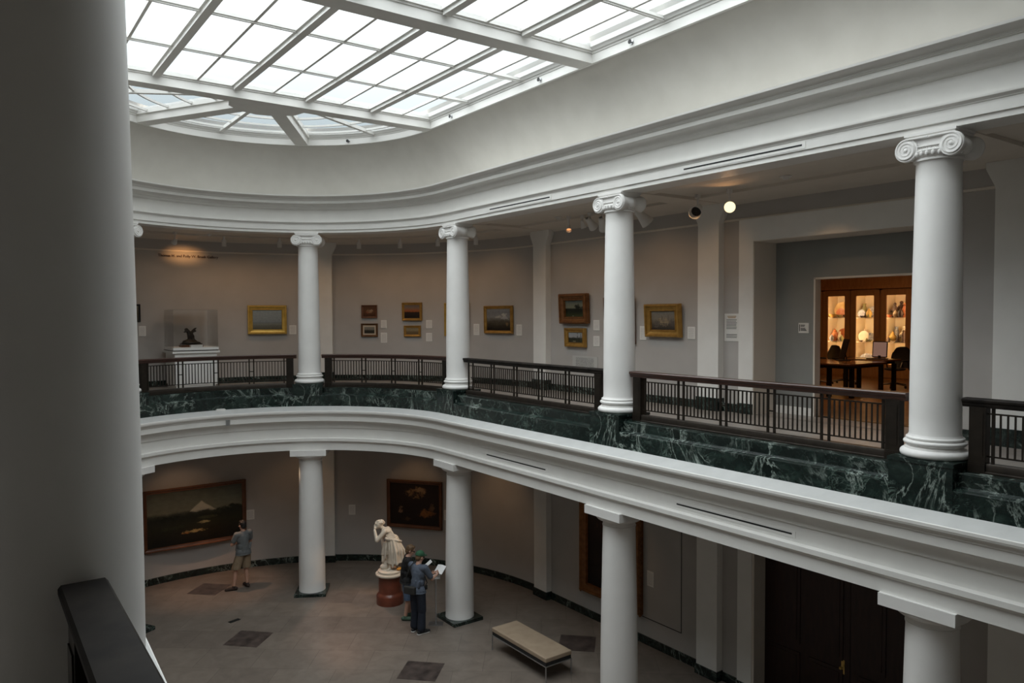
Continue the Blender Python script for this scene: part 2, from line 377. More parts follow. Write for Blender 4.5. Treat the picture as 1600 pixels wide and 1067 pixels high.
# ground floor doorway: casing, jambs and the dark double doors
mb = MB()
casing(.17, 3.2, .05)
mb.cur = 1; mb.b2((RW-.065, OY1, 0), (RW+.01, OY1+.32, .17)); mb.b2((RW-.065, OY0-.32, 0), (RW+.01, OY0, .17))
mb.cur = 2; mb.b2((RW-.04, OY1-.012, 0), (7.05, OY1+.005, 3.2)); mb.b2((RW-.04, OY0-.005, 0), (7.05, OY0+.012, 3.2)); mb.b2((RW-.04, OY1-.05, .0), (RW-.03, OY1-.012, 3.2))
struct('trim_10', mb, ['white','marble','ceiling'])
door = None
for i, (ya, yb) in enumerate(((-7.82, OY1-.012), (OY0+.012, -7.83))):
    mb = MB(); mb.b2((6.99, ya, .01), (7.05, yb, 3.2))
    w = yb-ya
    for z0, z1 in ((.2, .95), (1.1, 2.9)):
        for k in (0, 1):
            a = ya+.12+k*(w/2-.02); b = a+w/2-.2
            mb.b2((6.975, a, z0), (6.99, b, z1)); mb.b2((6.965, a+.06, z0+.06), (6.975, b-.06, z1-.06))
    d = struct('door_%d' % (3+i), mb, 'darkdoor')
    if i == 0:
        kb = MB(); kb.lathe([(.03,0),(.03,.01),(.012,.02),(.012,.05),(.026,.06),(.03,.075),(.022,.09),(.005,.095)], 16, Matrix.Translation((6.99, -7.70, 1.0)) @ Matrix.Rotation(-pi/2, 4, 'Y')); kb.b2((6.985, -7.73, .88), (6.992, -7.67, 1.12))
        kb.build('door_knob', 'brass', d, 40)['label'] = 'small brass knob on the dark door'
# thin recessed panel line on the ground floor wall
mb = MB()
for lo, hi in (((RW-.006, -4.46, .55), (RW+.002, -4.445, 3.7)), ((RW-.006, -4.46, .55), (RW+.002, -3.2, .565))): mb.b2(lo, hi)
struct('trim_11', mb, 'black')
# ------------------------------------------------------------------ skylight
def xn(y, side):  # inner edge of the rim at y
    return 3.43 if side > 0 else -3.43-SPLAY*max(0, -y)
ZB, ZG = 11.0, 11.225
mb = MB()
for j in range(4):
    y = -S*j; w = .165 if j else .165
    mb.b2((xn(y, -1)-.06, y-w, ZB-.012), (3.49, y+w, ZB+.14)); mb.b2((xn(y, -1)-.06, y-w-.02, ZB+.14), (3.49, y+w+.02, ZB+.17)); mb.b2((xn(y, -1)-.06, y-w-.05, ZB+.17), (3.49, y+w+.05, ZG+.06))
# apse: ribs and hub
for a in (60, 120):
    T = Matrix.Rotation(rad(a), 4, 'Z'); mb.b2((.4, -.15, ZB-.004), (3.46, .15, ZB+.15), T); mb.b2((.4, -.19, ZB+.15), (3.46, .19, ZG+.05), T)
hub = [(.75*cos(rad(a)), .75*sin(rad(a))) for a in (0, 30, 60, 90, 120, 150, 180)]
mb.prism([(x, y+.1) for x, y in hub], ZB-.008, ZG+.05, 'xy')
struct('trim_12', mb, 'white')
mains = [-2.058, -.686, .686, 2.058]; thin = [-2.74, -1.372, 0, 1.372, 2.74]
for j in range(3):
    y1 = -S*j-.20; y0 = -S*(j+1)+.20 if j < 2 else -11.68
    gm = MB()
    for y in [y0]: gm.prism([(xn(y0,-1)-.1, y0-.3), (3.53, y0-.3), (3.53, y1+.3), (xn(y1,-1)-.1, y1+.3)], ZG, ZG+.008, 'xy')
    g = gm.build('window_%d' % (j+2), 'frosted'); tag(g, kind='structure')
    fm = MB()
    for x in mains:
        fm.b2((x-.06, y0, ZG-.115), (x+.06, y1, ZG-.02)); fm.b2((x-.095, y0, ZG-.055), (x+.095, y1, ZG-.001))
    for x in thin: fm.b2((x-.022, y0, ZG-.05), (x+.022, y1, ZG-.001))
    for k in (1, 2):
        y = -S*(j+k/3.)
        if y < y0: continue
        fm.b2((xn(y,-1), y-.035, ZG-.045), (3.43, y+.035, ZG-.001)); fm.b2((xn(y,-1), y-.017, ZG-.07), (3.43, y+.017, ZG-.04))
    fm.build('glazing_bar', 'white', g)
    if j > 1: pass
gm = MB(); n = 48
gm.prism([(3.53*cos(pi*i/n), 3.53*sin(pi*i/n)) for i in range(n+1)], ZG, ZG+.008, 'xy')
g = gm.build('window_1', 'frosted_dim'); tag(g, kind='structure')
fm = MB()
for a in (30, 90, 150):
    T = Matrix.Rotation(rad(a), 4, 'Z'); fm.b2((.6, -.045, ZG-.075), (3.44, .045, ZG-.001), T)
for r_ in (1.2, 1.85, 2.5, 3.1):
    for s_ in range(6):
        a0, a1 = rad(30*s_), rad(30*s_+30)
        p = [Vector((r_*cos(a0+(a1-a0)*i/6), r_*sin(a0+(a1-a0)*i/6), 0)) for i in range(7)]
        fm.sweep([[(q.x*(1-.02/r_), q.y*(1-.02/r_), ZG-.045), (q.x*(1+.02/r_), q.y*(1+.02/r_), ZG-.045), (q.x*(1+.02/r_), q.y*(1+.02/r_), ZG-.001), (q.x*(1-.02/r_), q.y*(1-.02/r_), ZG-.001)] for q in p], True)
fm.build('glazing_bar', 'white', g)
mb = MB(); mb.prism([(xn(-2*S,-1)-.3, YEND), (3.6, YEND), (3.6, -11.7), (xn(-2*S,-1)-.3, -11.7)], 11.05, 11.28, 'xy'); struct('ceiling_daylight_stop', mb, 'white')  # unseen solid ceiling, added and sized to hold back daylight
# roof closing the cavity between the cove and the outer walls
mb = MB(); mb.sweep(path_rows([(.85,11.30),(.9,11.36),(-1.2,11.36),(R-RW-.3,9.3),(R-RW-.3,8.9)])); struct('ceiling_roof', mb, 'ceiling', 30, False)
# ------------------------------------------------------------------ upper (Ionic) columns; local +x faces the atrium
def make_upper():
    D = {}
    mb = MB(); mb.b2((-.357,-.357,4.70), (.357,.357,5.235)); mb.b2((-.368,-.368,5.235), (.368,.368,5.28)); D['pedestal'] = mb.mesh('pedestal', 'marble')
    mb = MB()
    def torus(r, z, h): return [(r-h*.5+h*.5*cos(a), z+h*.5+h*.5*sin(a)) for a in [rad(-90+180*i/8) for i in range(9)]]
    mb.lathe([(.2,5.281)] + torus(.366, 5.281, .095) + [(.315,5.378),(.315,5.392)] + [(.315-.022*sin(pi*i/5), 5.392+.035*i/5) for i in range(6)] + torus(.33, 5.43, .045) + [(.296,5.477),(.296,5.485)] + torus(.305, 5.485, .032) + [(.275,5.52),(.2,5.525)], 48)
    D['base'] = mb.mesh('base', 'column', 40)
    mb = MB()
    mb.lathe([(.285,5.515),(.276,5.535)] + [(.2705-.0005*t*80-.0*t+(.0 if t < .3 else 0) - .036*max(0, (t-.25)/.75)**1.5*0 - .0, 5.55+3.10*t) for t in (0,)] + [(.2705-.036*(max(0, t-.15)/.85)**1.35, 5.55+3.09*t) for t in [i/14 for i in range(1, 15)]] + [(.245,8.655),(.245,8.665)], 56)
    D['shaft'] = mb.mesh('shaft', 'column', 40)
    mb = MB()  # echinus with eggs, channel between the scrolls
    mb.lathe([(.235,8.655),(.262,8.662),(.262,8.682),(.25,8.69),(.262,8.70),(.292,8.745),(.298,8.765),(.25,8.79)], 48)
    for k in range(28):
        a = 2*pi*k/28; mb.ball((.282*cos(a), .282*sin(a), 8.735), (.022,.022,.034), 8)
    ch = [(-.25,8.93),(.25,8.93),(.25,8.83)] + [(.25-.5*i/10, 8.80-.012*sin(pi*i/10)) for i in range(11)] + [(-.25,8.83)]
    mb.prism(ch, -.235, .235, 'yz')
    for s in (-1, 1):
        mb.prism([(-.25,8.905),(.25,8.905),(.25,8.925),(-.25,8.925)], s*.25-.012, s*.25+.012, 'yz')
        mb.prism([(-.20,8.815-.0),(.20,8.815),(.20,8.825),(-.20,8.825)], s*.25-.012, s*.25+.012, 'yz')
        for k in range(-7, 8): mb.ball((s*.245, k*.021, 8.782), (.016,.010,.02), 6)
    D['capital'] = mb.mesh('capital', 'column', 40)
    mb = MB(); mb.prism([(-.235,-.285),(.235,-.285),(.235,.285),(-.235,.285)], 8.955, 8.9845, 'xy'); mb.prism([(-.22,-.27),(.22,-.27),(.22,.27),(-.22,.27)], 8.925, 8.956, 'xy'); D['abacus'] = mb.mesh('abacus', 'column')
    for nm, s in (('a', 1), ('b', -1)):
        mb = MB(); T = Matrix.Translation((0, s*.247, 8.800))
        pr = [(.02,-.272),(.105,-.272),(.112,-.262),(.128,-.262),(.134,-.25),(.134,-.232),(.125,-.225),(.118,-.20),(.098,-.13),(.086,-.075),(.092,-.065),(.092,-.05),(.086,-.045),(.098,-.02),(.098,.02),(.086,.045),(.092,.05),(.092,.065),(.086,.075),(.098,.13),(.118,.20),(.125,.225),(.134,.232),(.134,.25),(.128,.262),(.112,.262),(.105,.272),(.02,.272)]
        mb.lathe(pr, 32, T, 'x')
        for e in (-1, 1):
            pts = []; rr = []
            for i in range(5): pts.append((e*(.262+.002*i), -s*.24*(1-i/5), .118)); rr.append(.011)
            for i in range(70):
                t = i/69; a = pi/2 - 2*pi*2.6*t; r_ = .100*(1-t)+.018
                pts.append((e*.270, s*r_*cos(a), r_*sin(a))); rr.append(.0125-.006*t)
            mb.tube(pts, rr, 6, T); mb.ball((e*.272, 0, 0), (.014,.024,.024), 10, T)
        D['volute_'+nm] = mb.mesh('volute', 'column', 45)
    return D
UP = make_upper()
def upper_column(x, y, ang, label):
    t = thing('ionic_column', label, 'column', (x, y, 0), ang, 'white Ionic columns round the upper gallery', 'thing')
    for k in ('pedestal','base','shaft'):
        o = link(k, UP[k], t)
        if k == 'pedestal': o['label'] = 'dark green marble pedestal block'
    c = link('capital', UP['capital'], t); link('abacus', UP['abacus'], c); link('volute', UP['volute_a'], c); link('volute', UP['volute_b'], c)
    return t
def make_lower():
    D = {}
    mb = MB(); mb.b2((-.385,-.385,0), (.385,.385,.075)); D['plinth'] = mb.mesh('plinth', 'marble')
    mb = MB(); mb.lathe([(.2,.075),(.328,.076),(.328,.09)] + [(.3235-.0435*(max(0, t-.2)/.8)**1.3, .1+3.20*t) for t in [i/14 for i in range(15)]] + [(.287,3.325),(.287,3.34),(.278,3.345),(.278,3.40)], 56); D['shaft'] = mb.mesh('shaft', 'column', 40)
    mb = MB(); mb.lathe([(.275,3.395),(.292,3.40),(.292,3.415),(.30,3.42)] + cyma((.30,3.42), (.405,3.508), 7, 'ovolo') + [(.2,3.51)], 48)
    D['capital'] = mb.mesh('capital', 'column', 40)
    mb = MB(); mb.b2((-.432,-.432,3.508), (.415,.432,3.652)); D['abacus'] = mb.mesh('abacus', 'column')
    return D
LO = make_lower()
def lower_column(x, y, ang, label):
    t = thing('doric_column', label, 'column', (x, y, 0), ang, 'white round columns on the ground floor', 'thing')
    o = link('plinth', LO['plinth'], t); o['label'] = 'dark green marble plinth'
    link('shaft', LO['shaft'], t); c = link('capital', LO['capital'], t); link('abacus', LO['abacus'], c)
    return t
def far_ang(a): return rad(a+180)
C1, C2, C3, C4, C5 = (R, -2*S), (R, -S), (R, 0), (R*.5, R*sqrt(3)/2), (-R*.5, R*sqrt(3)/2)
N1 = (-4.588, -11.33)
upper_column(*C1, far_ang(0), 'large white column with scroll capital right of the lit doorway, beside the right-hand railing')
upper_column(*C2, far_ang(0), 'white scroll-topped upper column hiding the tall red-brown framed picture')
upper_column(*C3, far_ang(0), 'white scroll-topped upper column standing just left of the mountain painting')
upper_column(*C4, far_ang(60), 'white scroll-topped upper column between the two curved railings, right of the seascape')
upper_column(*C5, far_ang(120), 'white upper column mostly hidden behind the huge foreground column, only its scroll edge showing')
upper_column(*N1, 0, 'huge shaded white column close by at the left edge, behind the worn railing end')
lower_column(*C1, far_ang(0), 'ground floor column in front of the dark double doors, cut off by the photo edge')
lower_column(*C2, far_ang(0), 'white ground floor column standing in front of the big gilt portrait frame')
lower_column(*C3, far_ang(0), 'white ground floor column next to the two visitors and the reading stand')
lower_column(*C4, far_ang(60), 'white ground floor column between the man in shorts and the statue')
lower_column(*C5, far_ang(120), 'ground floor column left of the wide landscape, only its capital and plinth corners showing')
upper_column(-R, 0, 0, 'white upper column left of the wide curved railing, hidden behind the huge foreground column')
lower_column(-R, 0, 0, 'ground floor column left of the wide landscape, hidden behind the huge foreground column')
# ------------------------------------------------------------------ railings
def straight_path(x, y0, y1):
    L = abs(y1-y0); sg = 1 if y1 > y0 else -1
    return L, (lambda s, off=0.: (x-off, y0+sg*s)), (lambda s: sg*pi/2)
def arc_path(a0, a1):
    L = rad(a1-a0)*R
    return L, (lambda s, off=0.: ((R-off)*cos(rad(a0)+s/R), (R-off)*sin(rad(a0)+s/R))), (lambda s: rad(a0)+s/R+pi/2)
def unit(name, dx, dy, z0, z1, m):
    mb = MB(); mb.b2((-dx/2,-dy/2,z0), (dx/2,dy/2,z1)); return mb.mesh(name, m)
BAL = unit('baluster', .017, .017, 5.365, 5.825, 'bronze'); STI = unit('stile', .030, .026, 5.285, 5.895, 'bronze')
def post_mesh():
    mb = MB(); mb.b2((-.085,-.06,5.285), (.085,.06,5.90)); mb.b2((-.088,-.072,5.175), (.088,.072,5.27)); mb.b2((-.09,-.067,5.27), (.09,.067,5.29)); mb.b2((-.06,-.066,5.36), (.06,.066,5.84)); return mb.mesh('post', 'bronze')
POST = post_mesh()
def railing(path, npanel, nbal, label, cap='handrail', posts=(1,1), caplen=.03, inset=.13):
    L, P, A = path; c = P(L/2)
    t = thing('railing', label, 'railing', (c[0], c[1], 0), 0, 'dark bronze railings of the upper gallery')
    def strip(name, prof, s0, s1, m, n=14):
        mb = MB(); rows = [[(*[q-w for q, w in zip(P(s0+(s1-s0)*i/n, o), c)], z) for o, z in prof] for i in range(n+1)]
        mb.sweep(rows, True); return mb.build(name, m, t, 30)
    def flat(z0, z1, w): return [(-w/2,z0),(w/2,z0),(w/2,z1),(-w/2,z1)]
    hp = [(-.045,5.895),(.045,5.895),(.055,5.915),(.06,5.93),(.06,5.94),(.072,5.95),(.078,5.962),(.078,5.980),(.068,5.992),(-.068,5.992),(-.078,5.980),(-.078,5.962),(-.072,5.95),(-.06,5.94),(-.06,5.93),(-.055,5.915)]
    h = strip('handrail', hp, -caplen, L+caplen, cap)
    bp = [(-.07,5.175),(.07,5.175),(.07,5.19),(.055,5.20),(.05,5.27),(.042,5.285),(-.042,5.285),(-.05,5.27),(-.055,5.20),(-.07,5.19)]
    strip('bottom_rail', bp, inset-.07, L-inset+.07, 'bronze'); strip('crossbar', flat(5.822,5.840,.018), .1, L-.1, 'bronze'); strip('crossbar', flat(5.352,5.370,.018), .1, L-.1, 'bronze')
    def put(nm, me, s, parent=t):
        p = P(s); return link(nm, me, parent, (p[0]-c[0], p[1]-c[1], 0), A(s))
    for s, p_ in zip((inset, L-inset), posts): put('post', POST, s) if p_ else put('stile', STI, s+.03)
    a, b = inset+.14, L-inset-.14; gap = .105; put('stile', STI, a); put('stile', STI, b)
    pitch = (b-a+gap)/npanel
    for k in range(npanel):
        s0 = a+k*pitch; s1 = s0+pitch-gap
        if k: put('stile', STI, s0)
        if k < npanel-1: put('stile', STI, s1)
        for i in range(nbal): put('baluster', BAL, s0+(s1-s0)*(i+1)/(nbal+1))
        if k < npanel-1:
            tb = MB(); e0 = P(s1); e1 = P(s1+gap); mb = tb
            mb.sweep([[(e[0]-c[0], e[1]-c[1]-.0, 5.59+dz) if False else (e[0]-c[0]+ox, e[1]-c[1]+oy, 5.59+dz) for ox, oy, dz in ((-.008,-.008,-.01),(.008,.008,-.01),(.008,.008,.01),(-.008,-.008,.01))] for e in (e0, e1)], True)
            tb.build('tie', 'bronze', t)
    return t
G = .342
railing(straight_path(R, -3*S+G, -2*S-G), 5, 9, 'dark railing right of the big scroll-topped column, cut off by the photo edge', 'woodworn')
railing(straight_path(R, -2*S+G, -S-G), 5, 9, 'long straight dark railing in front of the lit doorway')
railing(straight_path(R, -S+G, -G), 5, 9, 'straight dark railing below the small text panel and the mountain painting', 'woodworn', (1,0))
dg = math.degrees(G/R)
railing(arc_path(dg, 60-dg), 4, 9, 'curved railing with red-brown handrail below the small sunset paintings')
railing(arc_path(60+dg, 120-dg), 4, 9, 'curved railing with red-brown handrail in front of the glass display case')
railing(straight_path(-4.562, -15.9, -11.625), 5, 9, 'worn dark railing end close by in the bottom left corner', 'woodworn', caplen=.0, inset=.21)
railing(arc_path(120+dg, 180-dg), 4, 9, 'curved railing left of the display case, hidden behind the huge foreground column')
# slot vents in the two entablatures
def slot(y0, y1, x, z, label):
    t = thing('slot_vent', label, 'vent', (x, (y0+y1)/2, z)); h = (y1-y0)/2
    mb = MB(); mb.b2((-.006,-h-.05,-.05), (.004,h+.05,.04)); mb.build('vent_frame', 'white', t)
    mb = MB(); mb.b2((-.009,-h,-.012), (0,h,.010)); o = mb.build('slot', 'black', t); o['label'] = 'thin black slot'
slot(-8.83, -6.84, R-.225, 9.12, 'long black air slot in the upper white band above the lit doorway')
slot(-3.61, -1.64, R-.225, 9.12, 'short-looking black air slot in the upper white band above the mountain painting')
slot(-8.81, -6.83, R-.345, 4.06, 'long black air slot in the lower white band above the dark double doors')
slot(-3.62, -1.66, R-.345, 4.06, 'black air slot in the lower white band above the gilt portrait')
# small fittings on the ledge
a = rad(89.4); mb = MB(); mb.b2((-.11,-.07,0), (.11,.07,.035)); mb.b2((-.09,-.06,.035), (.09,.06,.05))
o = mb.build('junction_box', 'plastic'); o.location = (4.0*cos(a)-.05, 3.86, 4.715); tag(o, 'small flat white box lying on the curved white ledge', 'box')
a = rad(88.0); mb = MB(); mb.b2((-.045,-.012,-.075), (.045,.02,.06)); mb.b2((-.03,-.02,-.06), (.03,.0,.045))
o = mb.build('wall_sensor', M['steel']); o.location = (3.66*cos(a)-.02, 3.65*sin(a), 4.45); tag(o, 'small grey sensor on the curved cornice band under the ledge', 'sensor')
# ------------------------------------------------------------------ pictures
def painting_mat(name, stops, amp=.15, scale=(3,5), blobs=(), mounts=(), rough=.35, grain=.35):
    m, nt, b = nmat(name, rough, spec=.3)
    tc = nt.nodes.new('ShaderNodeTexCoord'); sx = nt.nodes.new('ShaderNodeSeparateXYZ'); nt.links.new(tc.outputs['Generated'], sx.inputs[0])
    u, v = sx.outputs[0], sx.outputs[2]
    mp = nt.nodes.new('ShaderNodeMapping'); mp.inputs['Scale'].default_value = (scale[0], 1, scale[1]); nt.links.new(tc.outputs['Generated'], mp.inputs[0])
    mp.inputs['Location'].default_value = (random.random()*9, 0, random.random()*9)
    n = N(nt, 'ShaderNodeTexNoise', Scale=1.0, Detail=6, Roughness=.6); nt.links.new(mp.outputs[0], n.inputs['Vector'])
    t = math_(nt, 'ADD', v, math_(nt, 'MULTIPLY', math_(nt, 'SUBTRACT', n.outputs[0], .5), amp))
    nb = N(nt, 'ShaderNodeTexNoise', Scale=11, Detail=6, Roughness=.7); nt.links.new(tc.outputs['Generated'], nb.inputs['Vector'])
    t = math_(nt, 'ADD', t, math_(nt, 'MULTIPLY', math_(nt, 'SUBTRACT', nb.outputs[0], .5), amp*.45))
    col = ramp(nt, t, stops)
    for u0, v0, hh, sl, c in mounts:
        top = math_(nt, 'SUBTRACT', v0+hh, math_(nt, 'MULTIPLY', math_(nt, 'ABSOLUTE', math_(nt, 'SUBTRACT', u, u0)), sl))
        k = math_(nt, 'MULTIPLY', math_(nt, 'SUBTRACT', math_(nt, 'ADD', top, math_(nt, 'MULTIPLY', math_(nt, 'SUBTRACT', n.outputs[0], .5), amp*.5)), v), 40, True)
        k = math_(nt, 'MULTIPLY', k, math_(nt, 'MULTIPLY', math_(nt, 'SUBTRACT', t, v0), 30, True)); col = mixc(nt, k, col, c)
    for u0, v0, ru, rv, c in blobs:
        du = math_(nt, 'DIVIDE', math_(nt, 'SUBTRACT', u, u0), ru); dv = math_(nt, 'DIVIDE', math_(nt, 'SUBTRACT', v, v0), rv)
        d = math_(nt, 'ADD', math_(nt, 'MULTIPLY', du, du), math_(nt, 'MULTIPLY', dv, dv))
        d = math_(nt, 'ADD', d, math_(nt, 'MULTIPLY', math_(nt, 'SUBTRACT', n.outputs[0], .5), 4.0))
        d = math_(nt, 'ADD', d, math_(nt, 'MULTIPLY', math_(nt, 'SUBTRACT', nb.outputs[0], .5), 6.5))
        col = mixc(nt, math_(nt, 'MULTIPLY', math_(nt, 'SUBTRACT', 1.0, d), 1.1, True), col, c)
    n2 = N(nt, 'ShaderNodeTexNoise', Scale=14, Detail=4); nt.links.new(tc.outputs['Generated'], n2.inputs['Vector'])
    nt.links.new(mixc(nt, grain, col, ramp(nt, n2.outputs[0], [(.3, (.4,.4,.4)), (.7, (1,1,1))]), 'MULTIPLY'), b.inputs['Base Color'])
    return m
def at_wall(s, w, rr=RW):
    """wall position s metres right of the tangent point; returns (x, y), rotation for a flat thing of width w"""
    if s >= 0: return (rr, -s), -pi/2
    a = -s/6.6; d = sqrt(max(rr*rr-w*w/4, 1)); return (d*cos(a), d*sin(a)), a-pi/2
def frame_mb(w, h, fw, depth, steps):
    """mitred frame; steps: (fraction across from outer edge, protrusion)"""
    mb = MB(); prof = [(0, 0.)] + list(steps) + [(1, .0)]
    rows = []
    for cx, cz in ((-1,-1), (1,-1), (1,1), (-1,1)):
        rows.append([(cx*(w/2-f*fw), -p*depth, cz*(h/2-f*fw)) for f, p in prof])
    rows.append(rows[0]); mb.sweep(rows); return mb
STEPS = [(0,.75),(.12,1),(.28,1),(.4,.7),(.75,.5),(.82,.62),(.92,.6),(1,.3)]
def painting(s, z, w, h, fw, mat, frame, label, depth=.07, lean=0., orn=False, name='framed_painting', inset=None):
    (x, y), rz = at_wall(s, w)
    t = thing(name, label, 'painting', (x, y, z-h/2), rz); t.rotation_euler = (-lean, 0, rz) if False else (0, 0, rz)
    off = Matrix.Translation((0, -.012, 0)) @ Matrix.Rotation(lean, 4, 'X') @ Matrix.Translation((0, 0, h/2))
    mb = frame_mb(w, h, fw, depth, STEPS)
    if orn:
        for k in range(26):
            for sx in (-1, 1): mb.ball((sx*(w/2-.012), -depth*.6, -h/2+h*k/25), (.03,.03,h/60), 6)
        for k in range(18):
            for sz in (-1, 1): mb.ball((-w/2+w*k/17, -depth*.6, sz*(h/2-.012)), (w/42,.03,.022), 6)
    mb.b2((-w/2+.01, -.012, -h/2+.01), (w/2-.01, 0, h/2-.01))
    mb.v = [tuple(off @ Vector(v)) for v in mb.v]; f = mb.build('frame', frame, t, 35)
    iw, ih = w-2*fw, h-2*fw; mb = MB()
    if inset:   # pale mount between frame and picture
        k = inset; mm = MB(); mm.b2((-iw/2-.01, -.022, -ih/2-.01), (iw/2+.01, -.014, ih/2+.01)); mm.v = [tuple(off @ Vector(v)) for v in mm.v]; o = mm.build('mount', M['mount'], t); o['label'] = 'pale mount around the picture'
        iw, ih = iw-2*k, ih-2*k
    mb.add([(-iw/2-.012,-.026,-ih/2-.012),(iw/2+.012,-.026,-ih/2-.012),(iw/2+.012,-.026,ih/2+.012),(-iw/2-.012,-.026,ih/2+.012)], [(0,1,2,3)])
    mb.b2((-iw/2-.012, -.0255, -ih/2-.012), (iw/2+.012, -.014, ih/2+.012))
    o = mb.build('canvas', mat, t, fix=False); o.matrix_local = off; return t
M['mount'] = noisy('pale_mount', (.5,.42,.32), (.55,.47,.36), 4, .7)
sea = painting_mat('seascape_canvas', [(0,(.10,.10,.075)),(.2,(.16,.165,.14)),(.3,(.24,.26,.24)),(.33,(.19,.22,.23)),(.42,(.27,.32,.34)),(1,(.33,.39,.42))], .05, (2,9))
painting(-8.406, 6.847, 1.027, .794, .135, sea, 'brightgold', 'calm grey-blue seascape in a bright gilt frame, left of the column', .09)
p_fig = painting_mat('figure_canvas', [(0,(.06,.025,.012)),(.5,(.13,.055,.025)),(1,(.10,.05,.025))], .5, (5,5), [(.5,.5,.25,.2,(.32,.19,.10)),(.68,.6,.12,.15,(.36,.24,.15)),(.35,.42,.1,.1,(.28,.1,.05))])
painting(-5.613, 7.064, .45, .367, .055, p_fig, 'woodframe', 'small brown figure painting, upper one of the leftmost pair right of the column', .05)
p_sm = painting_mat('small_dark_landscape', [(0,(.05,.045,.03)),(.45,(.035,.035,.028)),(.55,(.2,.19,.16)),(1,(.28,.27,.23))], .2, (6,4))
painting(-5.614, 6.545, .477, .372, .055, p_sm, 'darkgiltframe', 'small landscape with a pale mount, lower one of the leftmost pair right of the column', .05, inset=.05)
p_sun = painting_mat('sunset_canvas', [(0,(.012,.009,.007)),(.38,(.03,.016,.010)),(.47,(.06,.022,.010)),(.5,(.36,.10,.022)),(.62,(.30,.12,.05)),(.8,(.20,.15,.12)),(1,(.13,.12,.12))], .12, (5,6))
painting(-4.36, 7.057, .596, .505, .075, p_sun, 'gold', 'orange sunset over a black shore in a gilt frame', .06)
p_haze = painting_mat('hazy_strip_landscape', [(0,(.13,.09,.04)),(.4,(.17,.12,.06)),(.55,(.26,.21,.12)),(1,(.30,.25,.16))], .25, (5,6))
painting(-4.355, 6.516, .50, .311, .07, p_haze, 'gold', 'small wide hazy landscape in gilt frame, hung under the sunset', .06)
p_tall = painting_mat('hidden_column_canvas', [(0,(.05,.04,.02)),(.5,(.12,.1,.06)),(1,(.25,.23,.18))], .2)
painting(-2.968, 6.837, .788, .899, .11, p_tall, 'brightgold', 'gilt-framed painting mostly hidden behind the column left of the mountain painting', .07)
p_mtn = painting_mat('mountain_canvas', [(0,(.014,.010,.007)),(.25,(.04,.03,.018)),(.42,(.09,.075,.05)),(.52,(.16,.15,.13)),(.62,(.25,.25,.24)),(.8,(.20,.205,.215)),(1,(.26,.26,.26))], .32, (4,4), [(.72,.72,.15,.08,(.5,.47,.42)),(.5,.62,.16,.05,(.42,.39,.34)),(.85,.3,.06,.1,(.22,.14,.06))], [(.75,.5,.25,1.3,(.38,.37,.36))])
painting(-1.576, 6.832, .978, .723, .085, p_mtn, 'gold', 'misty snow mountain landscape in gilt frame, left of the white pilaster', .07, .02)
p_grn = painting_mat('green_meadow_canvas', [(0,(.05,.055,.022)),(.15,(.035,.045,.018)),(.35,(.012,.017,.010)),(.48,(.010,.013,.009)),(.56,(.19,.20,.14)),(.8,(.17,.19,.15)),(1,(.11,.13,.115))], .12, (4,4), [(.66,.52,.16,.26,(.010,.013,.008)),(.9,.5,.2,.12,(.012,.015,.010)),(.4,.08,.05,.03,(.35,.33,.24))])
painting(1.253, 7.090, .964, .681, .155, p_grn, 'browngold', 'dark tree over green meadow in a heavy carved brown-gilt frame', .13, .05, True)
p_bir = painting_mat('birch_canvas', [(0,(.06,.05,.03)),(.3,(.035,.04,.022)),(.45,(.03,.035,.028)),(.55,(.35,.36,.36)),(1,(.42,.44,.46))], .25, (5,5), [(.62,.6,.03,.5,(.06,.055,.045)),(.85,.6,.03,.5,(.09,.085,.07)),(.4,.15,.12,.06,(.35,.3,.18))])
painting(1.277, 6.422, .709, .44, .105, p_bir, 'gold', 'small cloudy river scene in gilt frame, directly under the dark tree picture', .09, .04)
painting(2.737, 6.82, .906, 1.007, .12, p_tall, 'woodframe', 'tall red-brown framed picture hidden behind the column, only both frame edges showing', .07, .055)
p_ruin = painting_mat('ruin_canvas', [(0,(.045,.035,.028)),(.3,(.09,.075,.06)),(.42,(.16,.13,.10)),(.55,(.22,.19,.15)),(1,(.24,.215,.18))], .12, (4,5), [(.5,.45,.3,.2,(.33,.25,.16)),(.2,.35,.16,.2,(.13,.11,.09)),(.85,.38,.14,.2,(.12,.10,.085)),(.45,.62,.03,.16,(.16,.13,.1)),(.7,.62,.04,.16,(.17,.14,.11))])
painting(4.003, 6.823, .943, .671, .15, p_ruin, 'gold', 'brown hazy ruins in a broad gilt frame tilting forward, between two label cards', .11, .06)
painting(-11.751, 7.036, .30, .452, .05, p_tall, 'black', 'dark narrow frame edge next to the huge foreground column', .05)
